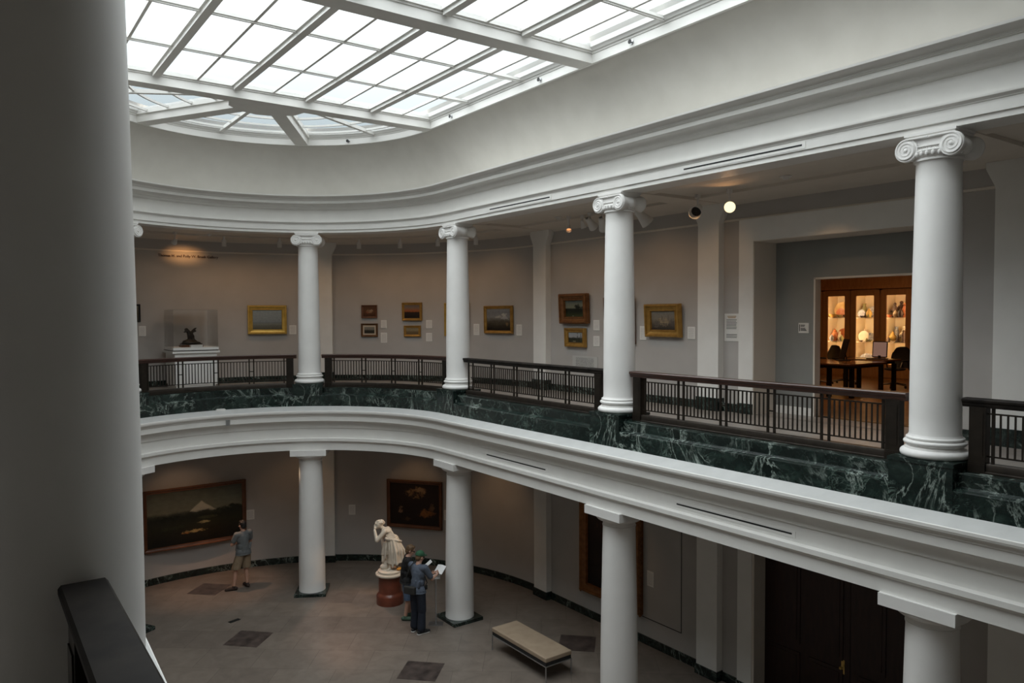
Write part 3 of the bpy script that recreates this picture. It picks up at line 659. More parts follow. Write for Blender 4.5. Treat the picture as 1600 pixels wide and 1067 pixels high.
# ground floor pictures
p_big = painting_mat('wide_landscape_canvas', [(0,(.008,.007,.004)),(.2,(.024,.018,.009)),(.35,(.034,.030,.014)),(.5,(.026,.026,.015)),(.56,(.05,.048,.03)),(.62,(.21,.20,.135)),(.8,(.17,.175,.13)),(1,(.085,.092,.07))], .16, (5,3),
    [(.47,.22,.13,.035,(.50,.34,.13)),(.57,.36,.09,.025,(.40,.31,.14)),(.62,.45,.16,.03,(.07,.065,.03)),(.3,.33,.14,.04,(.045,.045,.018)),(.2,.5,.12,.06,(.014,.015,.007)),(.85,.55,.2,.08,(.025,.026,.014)),(.4,.2,.05,.02,(.5,.2,.05))], [(.56,.56,.22,1.35,(.58,.52,.38))])
t = painting(-10.343, 1.665, 2.60, 1.61, .105, p_big, 'woodframe', 'wide dark landscape with a pale snowy peak, faced by the man in shorts', .08)
p_sto = painting_mat('storm_canvas', [(0,(.014,.007,.004)),(.4,(.02,.010,.006)),(.7,(.028,.014,.008)),(1,(.018,.010,.006))], .4, (4,4), [(.5,.76,.20,.13,(.30,.17,.08)),(.62,.84,.12,.08,(.36,.22,.11)),(.22,.36,.05,.09,(.32,.18,.11)),(.75,.3,.17,.09,(.28,.11,.03)),(.86,.45,.05,.12,(.17,.09,.05)),(.35,.14,.09,.05,(.08,.04,.02))])
painting(-4.313, 1.685, 1.66, 1.34, .095, p_sto, 'woodframe', 'nearly black storm painting with glowing cloud, behind the marble statue', .08)
p_por = painting_mat('portrait_canvas', [(0,(.006,.004,.003)),(.5,(.011,.006,.004)),(1,(.013,.007,.005))], .3, (3,3), [(.45,.62,.22,.16,(.05,.018,.01)),(.4,.3,.3,.2,(.02,.010,.007))])
painting(2.447, 1.80, 1.92, 2.40, .20, p_por, 'browngold', 'very tall dark portrait in a carved orange-gilt frame, half hidden behind the ground floor column', .14, 0, True)
# ------------------------------------------------------------------ label cards and signs
def card_mat(name, rows, title, base=(.76,.75,.72), inkc=(.30,.29,.28)):
    m, nt, b = nmat(name, .6, (.7,.68,.65))
    tc = nt.nodes.new('ShaderNodeTexCoord'); sx = nt.nodes.new('ShaderNodeSeparateXYZ'); nt.links.new(tc.outputs['Generated'], sx.inputs[0])
    u, v = sx.outputs[0], sx.outputs[2]
    st = math_(nt, 'GREATER_THAN', math_(nt, 'FRACT', math_(nt, 'MULTIPLY', v, rows)), .55)
    n = N(nt, 'ShaderNodeTexNoise', Scale=30, Detail=2); nt.links.new(tc.outputs['Generated'], n.inputs['Vector'])
    ink = math_(nt, 'MULTIPLY', st, math_(nt, 'GREATER_THAN', n.outputs[0], .43))
    for sock, lo, hi in ((u, .14, .86), (v, .10, .90)): ink = math_(nt, 'MULTIPLY', ink, math_(nt, 'MULTIPLY', math_(nt, 'GREATER_THAN', sock, lo), math_(nt, 'LESS_THAN', sock, hi)))
    nt.links.new(mixc(nt, math_(nt, 'MULTIPLY', ink, title), base, inkc), b.inputs['Base Color']); return m
M['card'] = card_mat('printed_label_card', 14, .55)
def card(s, z, w, h, label, name='label_card', mat='card', th=.012, group='white label cards by the pictures'):
    (x, y), rz = at_wall(s, w); mb = MB(); mb.b2((-w/2, -th, -h/2), (w/2, 0, h/2)); mb.b2((-w/2+.008, -th-.002, -h/2+.008), (w/2-.008, -th, h/2-.008))
    o = mb.build(name, mat); o.location = (x, y, z); o.rotation_euler = (0, 0, rz); return tag(o, label, 'label', group)
for s, z, w, h, l in [(-11.550,6.576,.172,.26,'white label card beside the dark frame edge at the huge foreground column'), (-7.734,6.567,.185,.25,'white label card right of the seascape'),
    (-5.202,6.708,.165,.23,'white label card right of the brown figure painting'), (-5.205,6.332,.18,.285,'white label card right of the small landscape with pale mount'),
    (-3.859,6.707,.185,.23,'white label card right of the orange sunset'), (-3.862,6.35,.185,.235,'white label card right of the small hazy gilt landscape'),
    (-2.359,6.569,.19,.30,'white label card left of the snow mountain painting, beside the column'), (-.891,6.569,.2,.28,'white label card between the snow mountain painting and the pilaster'),
    (1.948,6.711,.2,.23,'white label card right of the carved dark tree picture'), (1.948,6.352,.2,.23,'white label card right of the small cloudy river scene'),
    (3.39,6.558,.185,.29,'white label card left of the brown ruins picture'), (4.691,6.581,.19,.24,'white label card right of the brown ruins picture'),
    (-8.923,1.463,.21,.27,'label card above the man in shorts, right of the wide landscape'), (-6.167,1.452,.185,.28,'label card on the ground floor wall right of the column, left of the statue'),
    (-3.36,1.446,.17,.28,'label card right of the storm painting, half behind the column'), (3.615,1.422,.185,.32,'label card right of the tall gilt portrait on the ground floor')]:
    card(s, z, w, h, l)
M['panel'] = card_mat('printed_text_panel', 12, .95, (.50,.50,.48), (.14,.14,.14))
card(1.55, 5.83, .86, .33, 'grey text panel on the wall just above the railing, under the small river scene', 'text_panel', 'panel', .01, None)['category'] = 'sign'
# notice with gold heading lines
(x, y), rz = at_wall(5.653, .33); t = thing('wall_notice', 'white printed notice between the pilaster and the wide door casing', 'sign', (x, y, 6.697), rz)
mb = MB(); mb.b2((-.165, -.012, -.255), (.165, 0, .255)); mb.build('board', 'plate', t)
mb = MB()
for zz, wd in ((.205,.20),(.18,.17)): mb.b2((-wd/2,-.015,zz-.006), (wd/2,-.012,zz+.006))
mb.build('heading', 'gold', t)['label'] = 'gold heading lines'
mb = MB()
for k in range(13):
    if 7 <= k <= 9: continue
    wd = .24*(1-.12*random.random()); mb.b2((-.12,-.0145,.14-.027*k-.005), (-.12+wd,-.012,.14-.027*k+.004))
mb.build('text_lines', 'black', t)['label'] = 'grey lines of small print'
# door plate beside the lit room
t = thing('room_sign', 'small square grey sign on the recessed wall left of the lit doorway', 'sign', (7.25, -6.74, 6.69), -pi/2)
mb = MB(); mb.b2((-.10,-.012,-.09), (.10,0,.09)); mb.build('board', M['plate'], t)
mb = MB(); mb.b2((-.083,-.015,-.06), (-.070,-.012,.065))
for zz, a, b in ((.05,-.055,.03),(.03,-.055,.02),(-.005,-.055,.035),(-.025,-.055,.05),(-.045,-.055,.06)): mb.b2((a,-.015,zz-.006), (b,-.012,zz+.006))
mb.build('text_lines', 'black', t)
# gallery name in raised letters following the curved wall
cu = bpy.data.curves.new('gallery_name', 'FONT'); cu.body = 'Thomas H. and Polly W. Bredt Gallery'; cu.size = .115; cu.align_x = 'CENTER'; cu.extrude = .008
tmp = bpy.data.objects.new('gallery_name', cu); COL.objects.link(tmp); bpy.context.view_layer.update()
me = bpy.data.meshes.new_from_object(tmp.evaluated_get(bpy.context.evaluated_depsgraph_get())); bpy.data.objects.remove(tmp)
xs = [v.co.x for v in me.vertices]; k = 1.50/(max(xs)-min(xs)); a0 = rad(90.2)
for v in me.vertices:
    a = a0 - v.co.x*k/RW; r_ = RW-.012-v.co.z; v.co = (r_*cos(a), r_*sin(a), 8.50+v.co.y*k)
me.materials.clear(); me.materials.append(M['text'])
o = link('gallery_name', me); tag(o, 'dark lettering naming the gallery high on the curved wall under a warm spotlight', 'lettering')
# ------------------------------------------------------------------ display case with a small bronze
px, py = -.17, 5.78
t = thing('display_case', 'white plinth with a clear glass box against the curved upper wall', 'display case', (px, py, Z_UP))
mb = MB(); mb.b2((-.50,-.42,.10), (.50,.62,.90)); mb.b2((-.47,-.40,0), (.47,.60,.10)); mb.build('plinth', 'white', t)
mb = MB(); mb.b2((-.56,-.47,.90), (.56,.66,.95)); mb.b2((-.54,-.45,.975), (.54,.64,1.04)); mb.build('top_slab', 'white', t)
mb = MB(); mb.b2((-.53,-.455,.95), (.53,.645,.975)); mb.build('shadow_gap', M['bronze'], t)
mb = MB(); th = .008
gx, gy0, gy1, z0, z1 = .53, -.43, .60, 1.04, 1.98
for lo, hi in (((-gx,gy0,z0),(gx,gy0+th,z1)), ((-gx,gy1-th,z0),(gx,gy1,z1)), ((-gx,gy0+th,z0),(-gx+th,gy1-th,z1)), ((gx-th,gy0+th,z0),(gx,gy1-th,z1)), ((-gx,gy0,z1),(gx,gy1,z1+th))): mb.b2(lo, hi)
mb.build('glass_box', 'glass', t)
def cut_hem(ob, planes):
    """trim a shape: keep the side each plane's normal points to"""
    bm = bmesh.new(); bm.from_mesh(ob.data)
    for co, no in planes: bmesh.ops.bisect_plane(bm, geom=bm.verts[:]+bm.edges[:]+bm.faces[:], plane_co=Vector(co), plane_no=Vector(no), clear_inner=True)
    bm.to_mesh(ob.data); bm.free()
def remesh(mb, name, voxel, mat, parent=None, smooth_it=2, loc=None, rotz=None):
    me = mb.mesh(name+'_src', mat); o = bpy.data.objects.new(name+'_src', me); COL.objects.link(o)
    r = o.modifiers.new('r', 'REMESH'); r.mode = 'VOXEL'; r.voxel_size = voxel
    if smooth_it: s = o.modifiers.new('s', 'SMOOTH'); s.iterations = smooth_it; s.factor = .5
    bpy.context.view_layer.update()
    out = bpy.data.meshes.new_from_object(o.evaluated_get(bpy.context.evaluated_depsgraph_get())); out.name = name
    bpy.data.objects.remove(o)
    out.materials.clear(); out.materials.append(M[mat] if isinstance(mat, str) else mat)
    out.polygons.foreach_set('use_smooth', [True]*len(out.polygons))
    return link(name, out, parent, loc, rotz)
t2 = thing('bronze_statuette', 'small dark bronze of a rearing winged figure inside the glass case', 'sculpture', (px-.03, py-.05, Z_UP+1.112))
mb = MB(); mb.ball((0,0,.03), (.24,.13,.05), 16); mb.ball((-.06,0,.07), (.15,.10,.05), 12); mb.capsule((-.02,0,.08), .055, (-.03,0,.22), .06); mb.capsule((-.03,0,.2), .06, (-.07,-.01,.33), .045); mb.ball((-.11,-.01,.37), (.05,.04,.045))
mb.capsule((.05,0,.08), .035, (.06,.02,.2), .03); mb.capsule((.06,.02,.2), .03, (-.01,.01,.28), .05); mb.capsule((0,.02,.27), .045, (.09,.03,.38), .025); mb.capsule((.09,.03,.38), .028, (.14,.03,.41), .012); mb.capsule((-.02,.02,.3), .03, (.12,.03,.33), .02)
mb.capsule((-.1,-.02,.33), .03, (-.17,-.03,.31), .018); mb.capsule((-.15,0,.05), .05, (-.05,0,.12), .03); mb.capsule((.12,0,.05), .04, (.05,0,.13), .03)
remesh(mb, 'figure', .012, 'bronze', t2); mb = MB(); mb.b2((-.24,-.13,-.005), (.24,.13,.02)); mb.build('base', 'bronze', t2)
mb = MB(); mb.b2((-.14,-.075,-.06), (.14,.075,0)); o = mb.build('caption_block', 'plastic'); o.location = (px+.03, py-.30, Z_UP+1.101); tag(o, 'small white caption block at the foot of the dark bronze in the case', 'label')
mb = MB(); mb.b2((-.26,-.14,0), (.26,.14,.052)); o = mb.build('mount_block', 'woodframe'); o.location = (px-.03, py-.05, Z_UP+1.041); tag(o, 'low dark block carrying the bronze inside the glass case', 'stand')
# ------------------------------------------------------------------ bench
t = thing('bench', 'long cream leather bench with thin steel legs on the stone floor', 'bench', (4.18, -2.70, 0))
W, L = .64, 1.80
mb = MB()
n = 4
mb.b2((-W/2,-L/2,.385), (W/2,L/2,.475)); o = mb.build('cushion', 'cream', t); bv = o.modifiers.new('b', 'BEVEL'); bv.width = .018; bv.segments = 3
mb = MB(); mb.b2((-W/2+.01,-L/2+.01,.315), (W/2-.01,L/2-.01,.385)); mb.build('seat_frame', 'black', t)
mb = MB()
for sx in (-1,1): mb.b2((sx*(W/2-.008)-.009,-L/2,.30), (sx*(W/2-.008)+.009,L/2,.318))
for sy in (-1,1): mb.b2((-W/2,sy*(L/2-.008)-.009,.30), (W/2,sy*(L/2-.008)+.009,.318))
mb.build('steel_rail', 'steel', t)
for sx in (-1,1):
    for sy in (-1,1):
        mb = MB(); mb.b2((sx*(W/2-.008)-.009,sy*(L/2-.008)-.009,.006), (sx*(W/2-.008)+.009,sy*(L/2-.008)+.009,.30)); mb.lathe([(.016,0),(.016,.006)], 12, Matrix.Translation((sx*(W/2-.008), sy*(L/2-.008), 0))); mb.build('leg', 'steel', t)
# floor socket
mb = MB(); mb.b2((-.13,-.055,0), (.13,.055,.006)); mb.b2((-.11,-.04,.006), (-.01,.04,.010)); mb.b2((.01,-.04,.006), (.11,.04,.010))
o = mb.build('floor_socket', 'black'); o.location = (-.02, 2.93, .001); o.rotation_euler = (0,0,rad(18)); tag(o, 'small black socket plate set in the pale stone floor', 'floor socket')
# ------------------------------------------------------------------ reading stand
sxx, syy = 3.60, .05
t = thing('reading_stand', 'thin grey reading stand in front of the man in the green cap', 'stand', (sxx, syy, 0), rad(-36))
mb = MB(); mb.b2((-.16,-.11,0), (.16,.11,.010)); mb.build('base', 'steel', t)
mb = MB(); mb.lathe([(.017,.01),(.017,1.07)], 14); mb.build('pole', 'steel', t)
T = Matrix.Translation((.0, -.02, 1.09)) @ Matrix.Rotation(rad(32), 4, 'X')
mb = MB(); mb.b2((-.11,-.08,0), (.11,.08,.012), T); mb.build('reading_plate', 'steel', t)
mb = MB(); mb.b2((-.10,-.07,.012), (.10,.07,.014), T); o = mb.build('printed_sheet', 'card', t)
# ------------------------------------------------------------------ statue on its drum
t = thing('statue_pedestal', 'round red-brown drum pedestal with a white marble top under the statue', 'pedestal', (3.36, 1.84, 0))
mb = MB(); mb.lathe([(.2,0),(.325,0),(.325,.20),(.318,.215),(.30,.24),(.285,.26),(.275,.27),(.272,.30),(.270,.66)], 48); mb.build('drum', 'redmarble', t, 40)
mb = MB(); mb.lathe([(.2,.66),(.28,.66),(.30,.675),(.335,.69),(.345,.705),(.345,.725),(.335,.74),(.315,.745),(.31,.76)], 48); mb.build('top', 'statue', t, 40)
t = thing('marble_statue', 'cream marble statue of a stooping draped woman with a hand at her ear', 'statue', (3.36, 1.84, .768), -.626)
mb = MB()
mb.lathe([(.20,0),(.29,.0),(.285,.035),(.24,.05)], 32)
# legs, trunk and shoulders (x: to the picture's right, y: away)
mb.capsule((.01,-.06,.10), .035, (.03,-.02,.32), .055); mb.capsule((-.02,-.15,.065), .03, (.02,-.05,.075), .035)
mb.capsule((.16,.08,.10), .04, (.14,.06,.35), .06); mb.capsule((.02,-.02,.3), .06, (.09,.0,.66), .10); mb.capsule((.14,.06,.3), .07, (.10,.05,.66), .10)
mb.ball((.10,.02,.70), (.15,.13,.13)); mb.capsule((.08,.01,.72), .12, (-.05,-.01,.94), .12); mb.ball((-.07,-.01,.99), (.13,.16,.085))
mb.capsule((-.13,-.01,1.03), .05, (-.22,-.02,1.10), .045); 
mb.ball((-.265,-.03,1.15), (.085,.08,.105)); mb.ball((-.30,-.05,1.10), (.055,.05,.06)); mb.capsule((-.345,-.06,1.135), .016, (-.355,-.065,1.11), .02); mb.ball((-.20,.0,1.185), (.085,.08,.075)); mb.ball((-.15,.02,1.175), (.045,.045,.045))
# near arm folded up to the ear, far arm reaching down
mb.capsule((-.09,-.14,1.0), .062, (-.27,-.20,.80), .048); mb.capsule((-.27,-.20,.80), .047, (-.335,-.12,1.02), .032); mb.ball((-.335,-.10,1.06), (.03,.03,.05))
for k in range(4): mb.capsule((-.345+.012*k,-.10+.008*k,1.08), .012, (-.335+.014*k,-.085+.01*k,1.15-.008*k), .009)
mb.capsule((-.06,.13,1.0), .055, (-.20,.12,.78), .045); mb.capsule((-.20,.12,.78), .042, (-.16,.02,.55), .03)
# support stump and staff
mb.capsule((-.12,.02,.03), .09, (-.11,.03,.30), .06); mb.ball((-.14,.0,.1), (.10,.09,.08)); mb.capsule((-.16,-.02,.25), .04, (-.15,.0,.55), .03)
mb.capsule((-.17,.02,.5), .012, (.2,.0,.06), .012)
mb.capsule((.09,.01,.80), .115, (.135,.03,.22), .205, 28, True); mb.capsule((.10,.01,.76), .13, (.15,.03,.5), .175, 24)
mb.capsule((-.315,-.075,1.165), .012, (-.345,-.085,1.14), .014, 8); mb.ball((-.31,-.07,1.18), (.03,.05,.012), 8); mb.ball((-.315,-.075,1.105), (.022,.026,.012), 8)
for k in range(9): a = .7*k; mb.ball((-.225+.075*cos(a), -.01+.07*sin(a), 1.20+.022*sin(2.3*k)), .028, 8)
# drapery: a fan of hanging folds from waist to hem, bunched cloth at the hip
for k in range(15):
    a = -2.9+k*.40; top = Vector((.06+.13*cos(a), .02+.12*sin(a), .80)); rr_ = .19+.05*sin(k*2.1)
    bot = Vector((.13+(rr_+.06)*cos(a)*.95, .03+rr_*sin(a), .20+.05*sin(k*1.7)+(.10 if cos(a) < -.3 else 0)))
    mid = (top+bot)/2+Vector((.03*cos(a)+.02, .03*sin(a), .02)); mb.capsule(top, .026, mid, .030); mb.capsule(mid, .030, bot, .026 if k % 2 else .036)
for k in range(7): mb.capsule((-.06+.045*k,-.13+.01*k,.83-.012*k), .035, (.0+.045*k,-.11+.02*k,.78-.01*k), .03)
for k in range(6): mb.capsule((-.12+.03*k,-.12,.96-.03*k), .022, (.04+.02*k,-.07,1.0-.03*k), .022)
mb.capsule((.20,.02,.72), .05, (.27,.05,.55), .045); mb.capsule((.27,.05,.55), .045, (.27,.06,.30), .05)
for k in range(6): mb.capsule((-.13+.02*k,-.05,.70), .03, (-.17+.035*k,-.04,.42), .028)
cut_hem(remesh(mb, 'figure', .007, 'statue', t, 1), [((0,0,.002), (0,0,1))])
mb = MB(); mb.ball((0,0,.012), (.07,.045,.03), 10); mb.capsule((-.05,0,.02), .02, (.06,.02,.03), .018)
o = mb.build('flower_bunch', M['orange'] if 'orange' in M else noisy('orange_leaf', (.75,.30,.03), (.85,.42,.06), 9, .5), None, 40); o.location = (3.50, 1.625, .835); tag(o, 'small bright orange bunch lying at the statue feet behind the visitor', 'flowers')
# ------------------------------------------------------------------ ceiling fittings
def can(r_, a, label, z=8.985):
    t = thing('ceiling_spotlight', label, 'spotlight', (r_*cos(rad(a)), r_*sin(rad(a)), z), rad(a), 'small white cylinder spotlights on the curved gallery ceiling')
    mb = MB(); mb.lathe([(.03,.02),(.03,-.05),(.058,-.055),(.060,-.23),(.052,-.23),(.05,-.20)], 18); mb.build('lamp_body', 'plastic', t, 40)
    mb = MB(); mb.lathe([(.05,-.20),(.04,-.205)], 18); mb.build('lens', 'black', t)
for r_, a, l in [(5.72,83.6,'small white cylinder spotlight just right of the warm glow over the gallery name'), (5.59,69.7,'small white cylinder spotlight above the seascape, left of the column scroll'), (5.85,49.2,'small white cylinder spotlight above the brown figure painting'), (5.92,38.1,'small white cylinder spotlight above the orange sunset'), (5.86,26.8,'small white cylinder spotlight left of the column scroll near the snow mountain painting'), (6.1,16.7,'small white cylinder spotlight right of the column scroll, over the snow mountain painting')]: can(r_, a, l)
def head(x, y, z, az, el, label, lit=0, scale=1., open_=True):
    t = thing('track_spotlight', label, 'spotlight', (x, y, 8.985), 0)
    mb = MB(); mb.lathe([(.016,.03),(.016,z-8.985+.04)], 10); mb.lathe([(.05,.06),(.05,-.012)], 16); mb.build('stem', 'plastic', t, 40)
    T = Matrix.Translation((0, 0, z-8.985)) @ Matrix.Rotation(az, 4, 'Z') @ Matrix.Rotation(-el, 4, 'Y'); k = scale
    mb = MB(); mb.lathe([(.03*k,-.13*k),(.055*k,-.11*k),(.062*k,-.02*k),(.085*k,.08*k),(.105*k,.155*k),(.098*k,.155*k),(.078*k,.08*k)], 24, T, 'x', False); mb.build('lamp_head', 'plastic', t, 40)
    mb = MB(); mb.lathe([(.002,.075*k),(.078*k,.078*k)] if not lit == 1 else [(.002,.146*k),(.097*k,.146*k)], 24, T, 'x', False); o = mb.build('lamp_face', ('black','lamp','lampdim')[lit], t); o['label'] = ('black lamp opening','glowing lamp face','dim orange lamp opening')[lit]
def aim(x, y, z, px_, py_, pz): return atan2(py_-y, px_-x), atan2(pz-z, hypot(px_-x, py_-y))
CAM = (-4.885, -14.66, 6.92)
az, el = aim(5.6,-6.40,8.74,*CAM); head(5.6,-6.40,8.74, az+.05, el-.02, 'brightly lit spotlight glowing beside the door casing, facing the hall', 1, .95)
head(5.6,-5.72,8.77, az-.25, el-.30, 'white spotlight with black opening on top of the pilaster, left of the glowing lamp', 0, 1.1)
head(5.5,-4.45,8.80, -.3, -.75, 'white spotlight just right of the column scroll, left of the pilaster bracket', 0, 1.25)
head(5.6,-2.22,8.80, -2.2, -.85, 'spotlight with dim orange lamp over the carved dark tree picture', 2, .6)
head(5.6,-2.90,8.84, .2, -.6, 'pale spotlight head left of the column scroll, third from the orange lamp', 0, 1.0); head(5.62,-3.25,8.80, .5, -.7, 'pale spotlight head partly behind the column scroll', 0, 1.1)
head(5.75,-2.50,8.86, .0, -1.2, 'thin pale spotlight right of the orange lamp', 0, .6)
head(5.54*cos(rad(96)),5.54*sin(rad(96)),8.83, rad(96), -.5, 'spotlight making the warm glow on the gallery name', 2, .7)
def disc(name, x, y, z, label, r_=.06, cat='smoke detector'):
    mb = MB(); mb.lathe([(r_,.05),(r_,-.012),(r_*.8,-.02),(r_*.55,-.024),(r_*.5,-.045),(.008,-.047)], 20); o = mb.build(name, 'plastic', None, 40); o.location = (x, y, z); return tag(o, label, cat)
disc('smoke_detector', 5.33, -7.66, 9.035, 'round white detector on the gallery ceiling right of the glowing lamp', .09)
disc('smoke_detector', 5.51, -2.0, 9.035, 'round white detector on the gallery ceiling above the carved dark tree picture', .08)
disc('smoke_detector', .25, 5.57, 9.035, 'small round detector on the curved ceiling right of the gallery name', .06)
def sprinkler(x, y, z, rz, label):
    t = thing('sprinkler_head', label, 'sprinkler', (x, y, z), rz, 'sprinkler heads along the skylight rim')
    mb = MB(); mb.lathe([(.035,0),(.035,-.008),(.012,-.010),(.012,-.05)], 14, None, 'x'); mb.build('fitting', 'steel', t, 40)
    mb = MB(); mb.lathe([(.002,-.05),(.035,-.05),(.035,-.056),(.002,-.056)], 14, None, 'x', False); mb.build('deflector', 'black', t)
for y, l in ((-1.05,'sprinkler on the skylight rim nearest the skylight corner'), (-4.04,'middle sprinkler on the straight skylight rim, left of the heavy beam'), (-6.29,'sprinkler on the skylight rim right of the heavy beam')): sprinkler(3.43, y, 11.06, 0, l)
sprinkler(3.43*cos(rad(41)), 3.43*sin(rad(41)), 11.06, rad(41), 'sprinkler on the curved rim below the small fan-shaped skylight')
# ------------------------------------------------------------------ people (local: x right, y forward)
def hand(mb, w, d, up, side, k=1.):
    """w wrist, d pointing direction, up back-of-hand normal, side: thumb side vector"""
    w = Vector(w); d = Vector(d).normalized(); side = Vector(side); side = (side-d*side.dot(d)).normalized(); nrm = d.cross(side).normalized()
    if nrm.dot(Vector(up)) < 0: nrm = -nrm
    mb.capsule(w, .024, w+d*.075, .030); mb.capsule(w+side*.012, .022, w+d*.07+side*.022, .019); mb.capsule(w-side*.012, .022, w+d*.07-side*.022, .019)
    for i, L in enumerate((.072,.082,.076,.06)):
        b = w+d*.085+side*(.027-.018*i); m = b+d*L*.5-nrm*.008*k; e = m+(d*.75-nrm*.65*k).normalized()*L*.5
        mb.capsule(b, .0092, m, .0085, 8); mb.capsule(m, .0085, e, .0072, 8)
    b = w+d*.03+side*.03; m = b+(d*.6+side*.8).normalized()*.035-nrm*.01; mb.capsule(b, .013, m, .010, 8); mb.capsule(m, .010, m+(d*.9+side*.1-nrm*.3).normalized()*.03, .008, 8)
def head_parts(mb, c, R3):
    """skull, jaw, nose, ears merged into the body"""
    c = Vector(c); P = lambda x, y, z: c+R3 @ Vector((x, y, z))
    mb.ball(P(0,-.012,.03), (.075,.095,.095), 16, None, R3); mb.ball(P(0,.022,-.035), (.058,.068,.075), 14, None, R3); mb.ball(P(0,.055,-.085), (.03,.028,.024), 10, None, R3)
    mb.capsule(P(0,.088,.02), .010, P(0,.107,-.022), .015, 8); mb.ball(P(0,.083,.035), (.05,.018,.012), 10, None, R3); mb.ball(P(0,.086,-.058), (.026,.012,.010), 8, None, R3)
    for s in (-1,1): mb.ball(P(s*.077,-.008,-.005), (.012,.022,.032), 8, None, R3); mb.ball(P(s*.045,.062,-.02), (.022,.02,.018), 8, None, R3)
def limb(mb, pts, rs):
    for i in range(len(pts)-1): mb.capsule(pts[i], rs[i], pts[i+1], rs[i+1], 14)
def cloth(name, c1, c2, sc_=14, rough=.8): return noisy(name, c1, c2, sc_, rough, bump=.15)
def person(label, loc, rotz, J, hairfn, garments, hips_r=.125, chest=(.165,.105,.20), k=1., extra=None):
    t = thing('person', label, 'person', loc, rotz); V = Vector; mb = MB()
    lean = J.get('lean', V((0,0,0)))
    pel, wst, cst, nck, hd = V(J['pelvis']), V(J['waist']), V(J['chest']), V(J['neck']), V(J['head'])
    mb.ball(pel, (.155,.115,.12), 16); mb.capsule(pel, .115, wst, .115); mb.ball(wst, (.14,.10,.12), 14); mb.ball(cst, chest, 16); mb.capsule(cst+V((0,0,.1)), .085, nck, .06)
    mb.capsule(nck-V((0,0,.03)), .056, hd-V((0,0,.06)), .052)
    R3 = Euler(J['headrot']).to_matrix(); head_parts(mb, hd, R3)
    for s, n in ((1,'r'),(-1,'l')):
        sh, el, wr = V(J['sh'+n]), V(J['el'+n]), V(J['wr'+n]); limb(mb, [cst+V((s*.07,0,.10)), sh, el, wr], [.07,.058,.040,.026]); mb.capsule(sh+(el-sh)*.3, .05, sh+(el-sh)*.6, .046); mb.capsule(el, .041, el+(wr-el)*.4, .037)
        hp, kn, an = V(J['hp'+n]), V(J['kn'+n]), V(J['an'+n]); limb(mb, [hp, kn, an], [.088,.056,.037]); mb.capsule(kn+(an-kn)*.15, .054, kn+(an-kn)*.5, .048)
        fd = V(J['ft'+n]).normalized(); mb.capsule(an-V((0,0,.035))-fd*.03, .034, V((an.x,an.y,.035))+fd*.13, .032); mb.capsule(V((an.x,an.y,.04))-fd*.045, .036, V((an.x,an.y,.03))+fd*.17, .026)
        hand(mb, wr, J.get('hd'+n, (wr-el)), J.get('up'+n, (0,0,1)), J.get('th'+n, (-s,0,.4)))
    remesh(mb, 'body', .0065, 'skin', t, 2)
    for s in (-1,1):
        e = MB(); e.ball(hd+R3 @ V((s*.031,.078,.012)), (.011,.008,.009), 8); e.build('eye', 'eye', t, 60)
    e = MB(); e.ball(hd+R3 @ V((0,.094,-.055)), (.022,.006,.005), 8); e.build('mouth', M['lip'], t, 60)
    hairfn(t, hd, R3)
    for nm, mat, fn in garments:
        g = MB(); planes = fn(g, J) or []; o = remesh(g, nm, .008, mat, t, 3)
        if planes: cut_hem(o, planes)
        o['label'] = M[mat].name.replace('_', ' ')
    if extra: extra(t, J, R3)
    return t
M['lip'] = noisy('lips', (.35,.13,.10), (.4,.15,.12), 6, .5)
M['hair_black'] = noisy('short_black_hair', (.008,.006,.005), (.02,.016,.013), 30, .6); M['hair_brown'] = noisy('short_light_brown_hair', (.10,.055,.025), (.17,.10,.05), 30, .6, bump=.4)
M['tee'] = cloth('grey-blue_t-shirt', (.125,.135,.138), (.15,.16,.162)); M['khaki'] = cloth('khaki_shorts', (.23,.17,.105), (.27,.20,.13)); M['shoe'] = cloth('dark_shoes', (.03,.018,.014), (.05,.03,.022))
M['jacket'] = cloth('black_jacket', (.006,.006,.007), (.011,.011,.012)); M['denim'] = cloth('blue_denim_shorts', (.06,.10,.17), (.11,.16,.25), 22); M['sandal'] = cloth('green_sandals', (.05,.10,.07), (.08,.14,.10))
M['shirt'] = cloth('grey-blue_shirt', (.075,.095,.13), (.11,.13,.17), 40); M['navy'] = cloth('dark_navy_trousers', (.008,.012,.022), (.013,.018,.032)); M['cap'] = cloth('green_cap', (.02,.085,.04), (.03,.11,.055)); M['sole'] = noisy('white_sole', (.6,.6,.58), (.66,.66,.64)); M['red'] = cloth('red_top', (.35,.02,.02), (.42,.03,.03)); M['bag'] = cloth('dark_shoulder_bag', (.018,.017,.015), (.03,.028,.025)); M['paper'] = noisy('white_paper', (.72,.72,.72), (.78,.78,.78)); M['floral'] = cloth('patterned_top', (.16,.14,.10), (.40,.36,.28), 60)
def shell(c, R3, P): pass
def short_hair(mat):
    def f(t, hd, R3):
        mb = MB(); P = lambda x, y, z: hd+R3 @ Vector((x, y, z))
        mb.ball(P(0,-.02,.045), (.085,.098,.092), 16, None, R3); mb.ball(P(0,-.055,-.01), (.073,.062,.075), 12, None, R3); mb.ball(P(0,.04,.095), (.06,.05,.035), 12, None, R3)
        for i in range(40):
            a = random.random()*6.28; b = random.random()*1.2; mb.ball(P(.08*cos(a)*sin(b), -.02+.09*sin(a)*sin(b), .045+.09*cos(b)), .014, 6)
        o = remesh(mb, 'hair', .007, mat, t, 1); o['label'] = M[mat].name.replace('_', ' ')
        cut_hem(o, [(P(0,.062,.03), R3 @ Vector((0,-1,.55)))])
    return f
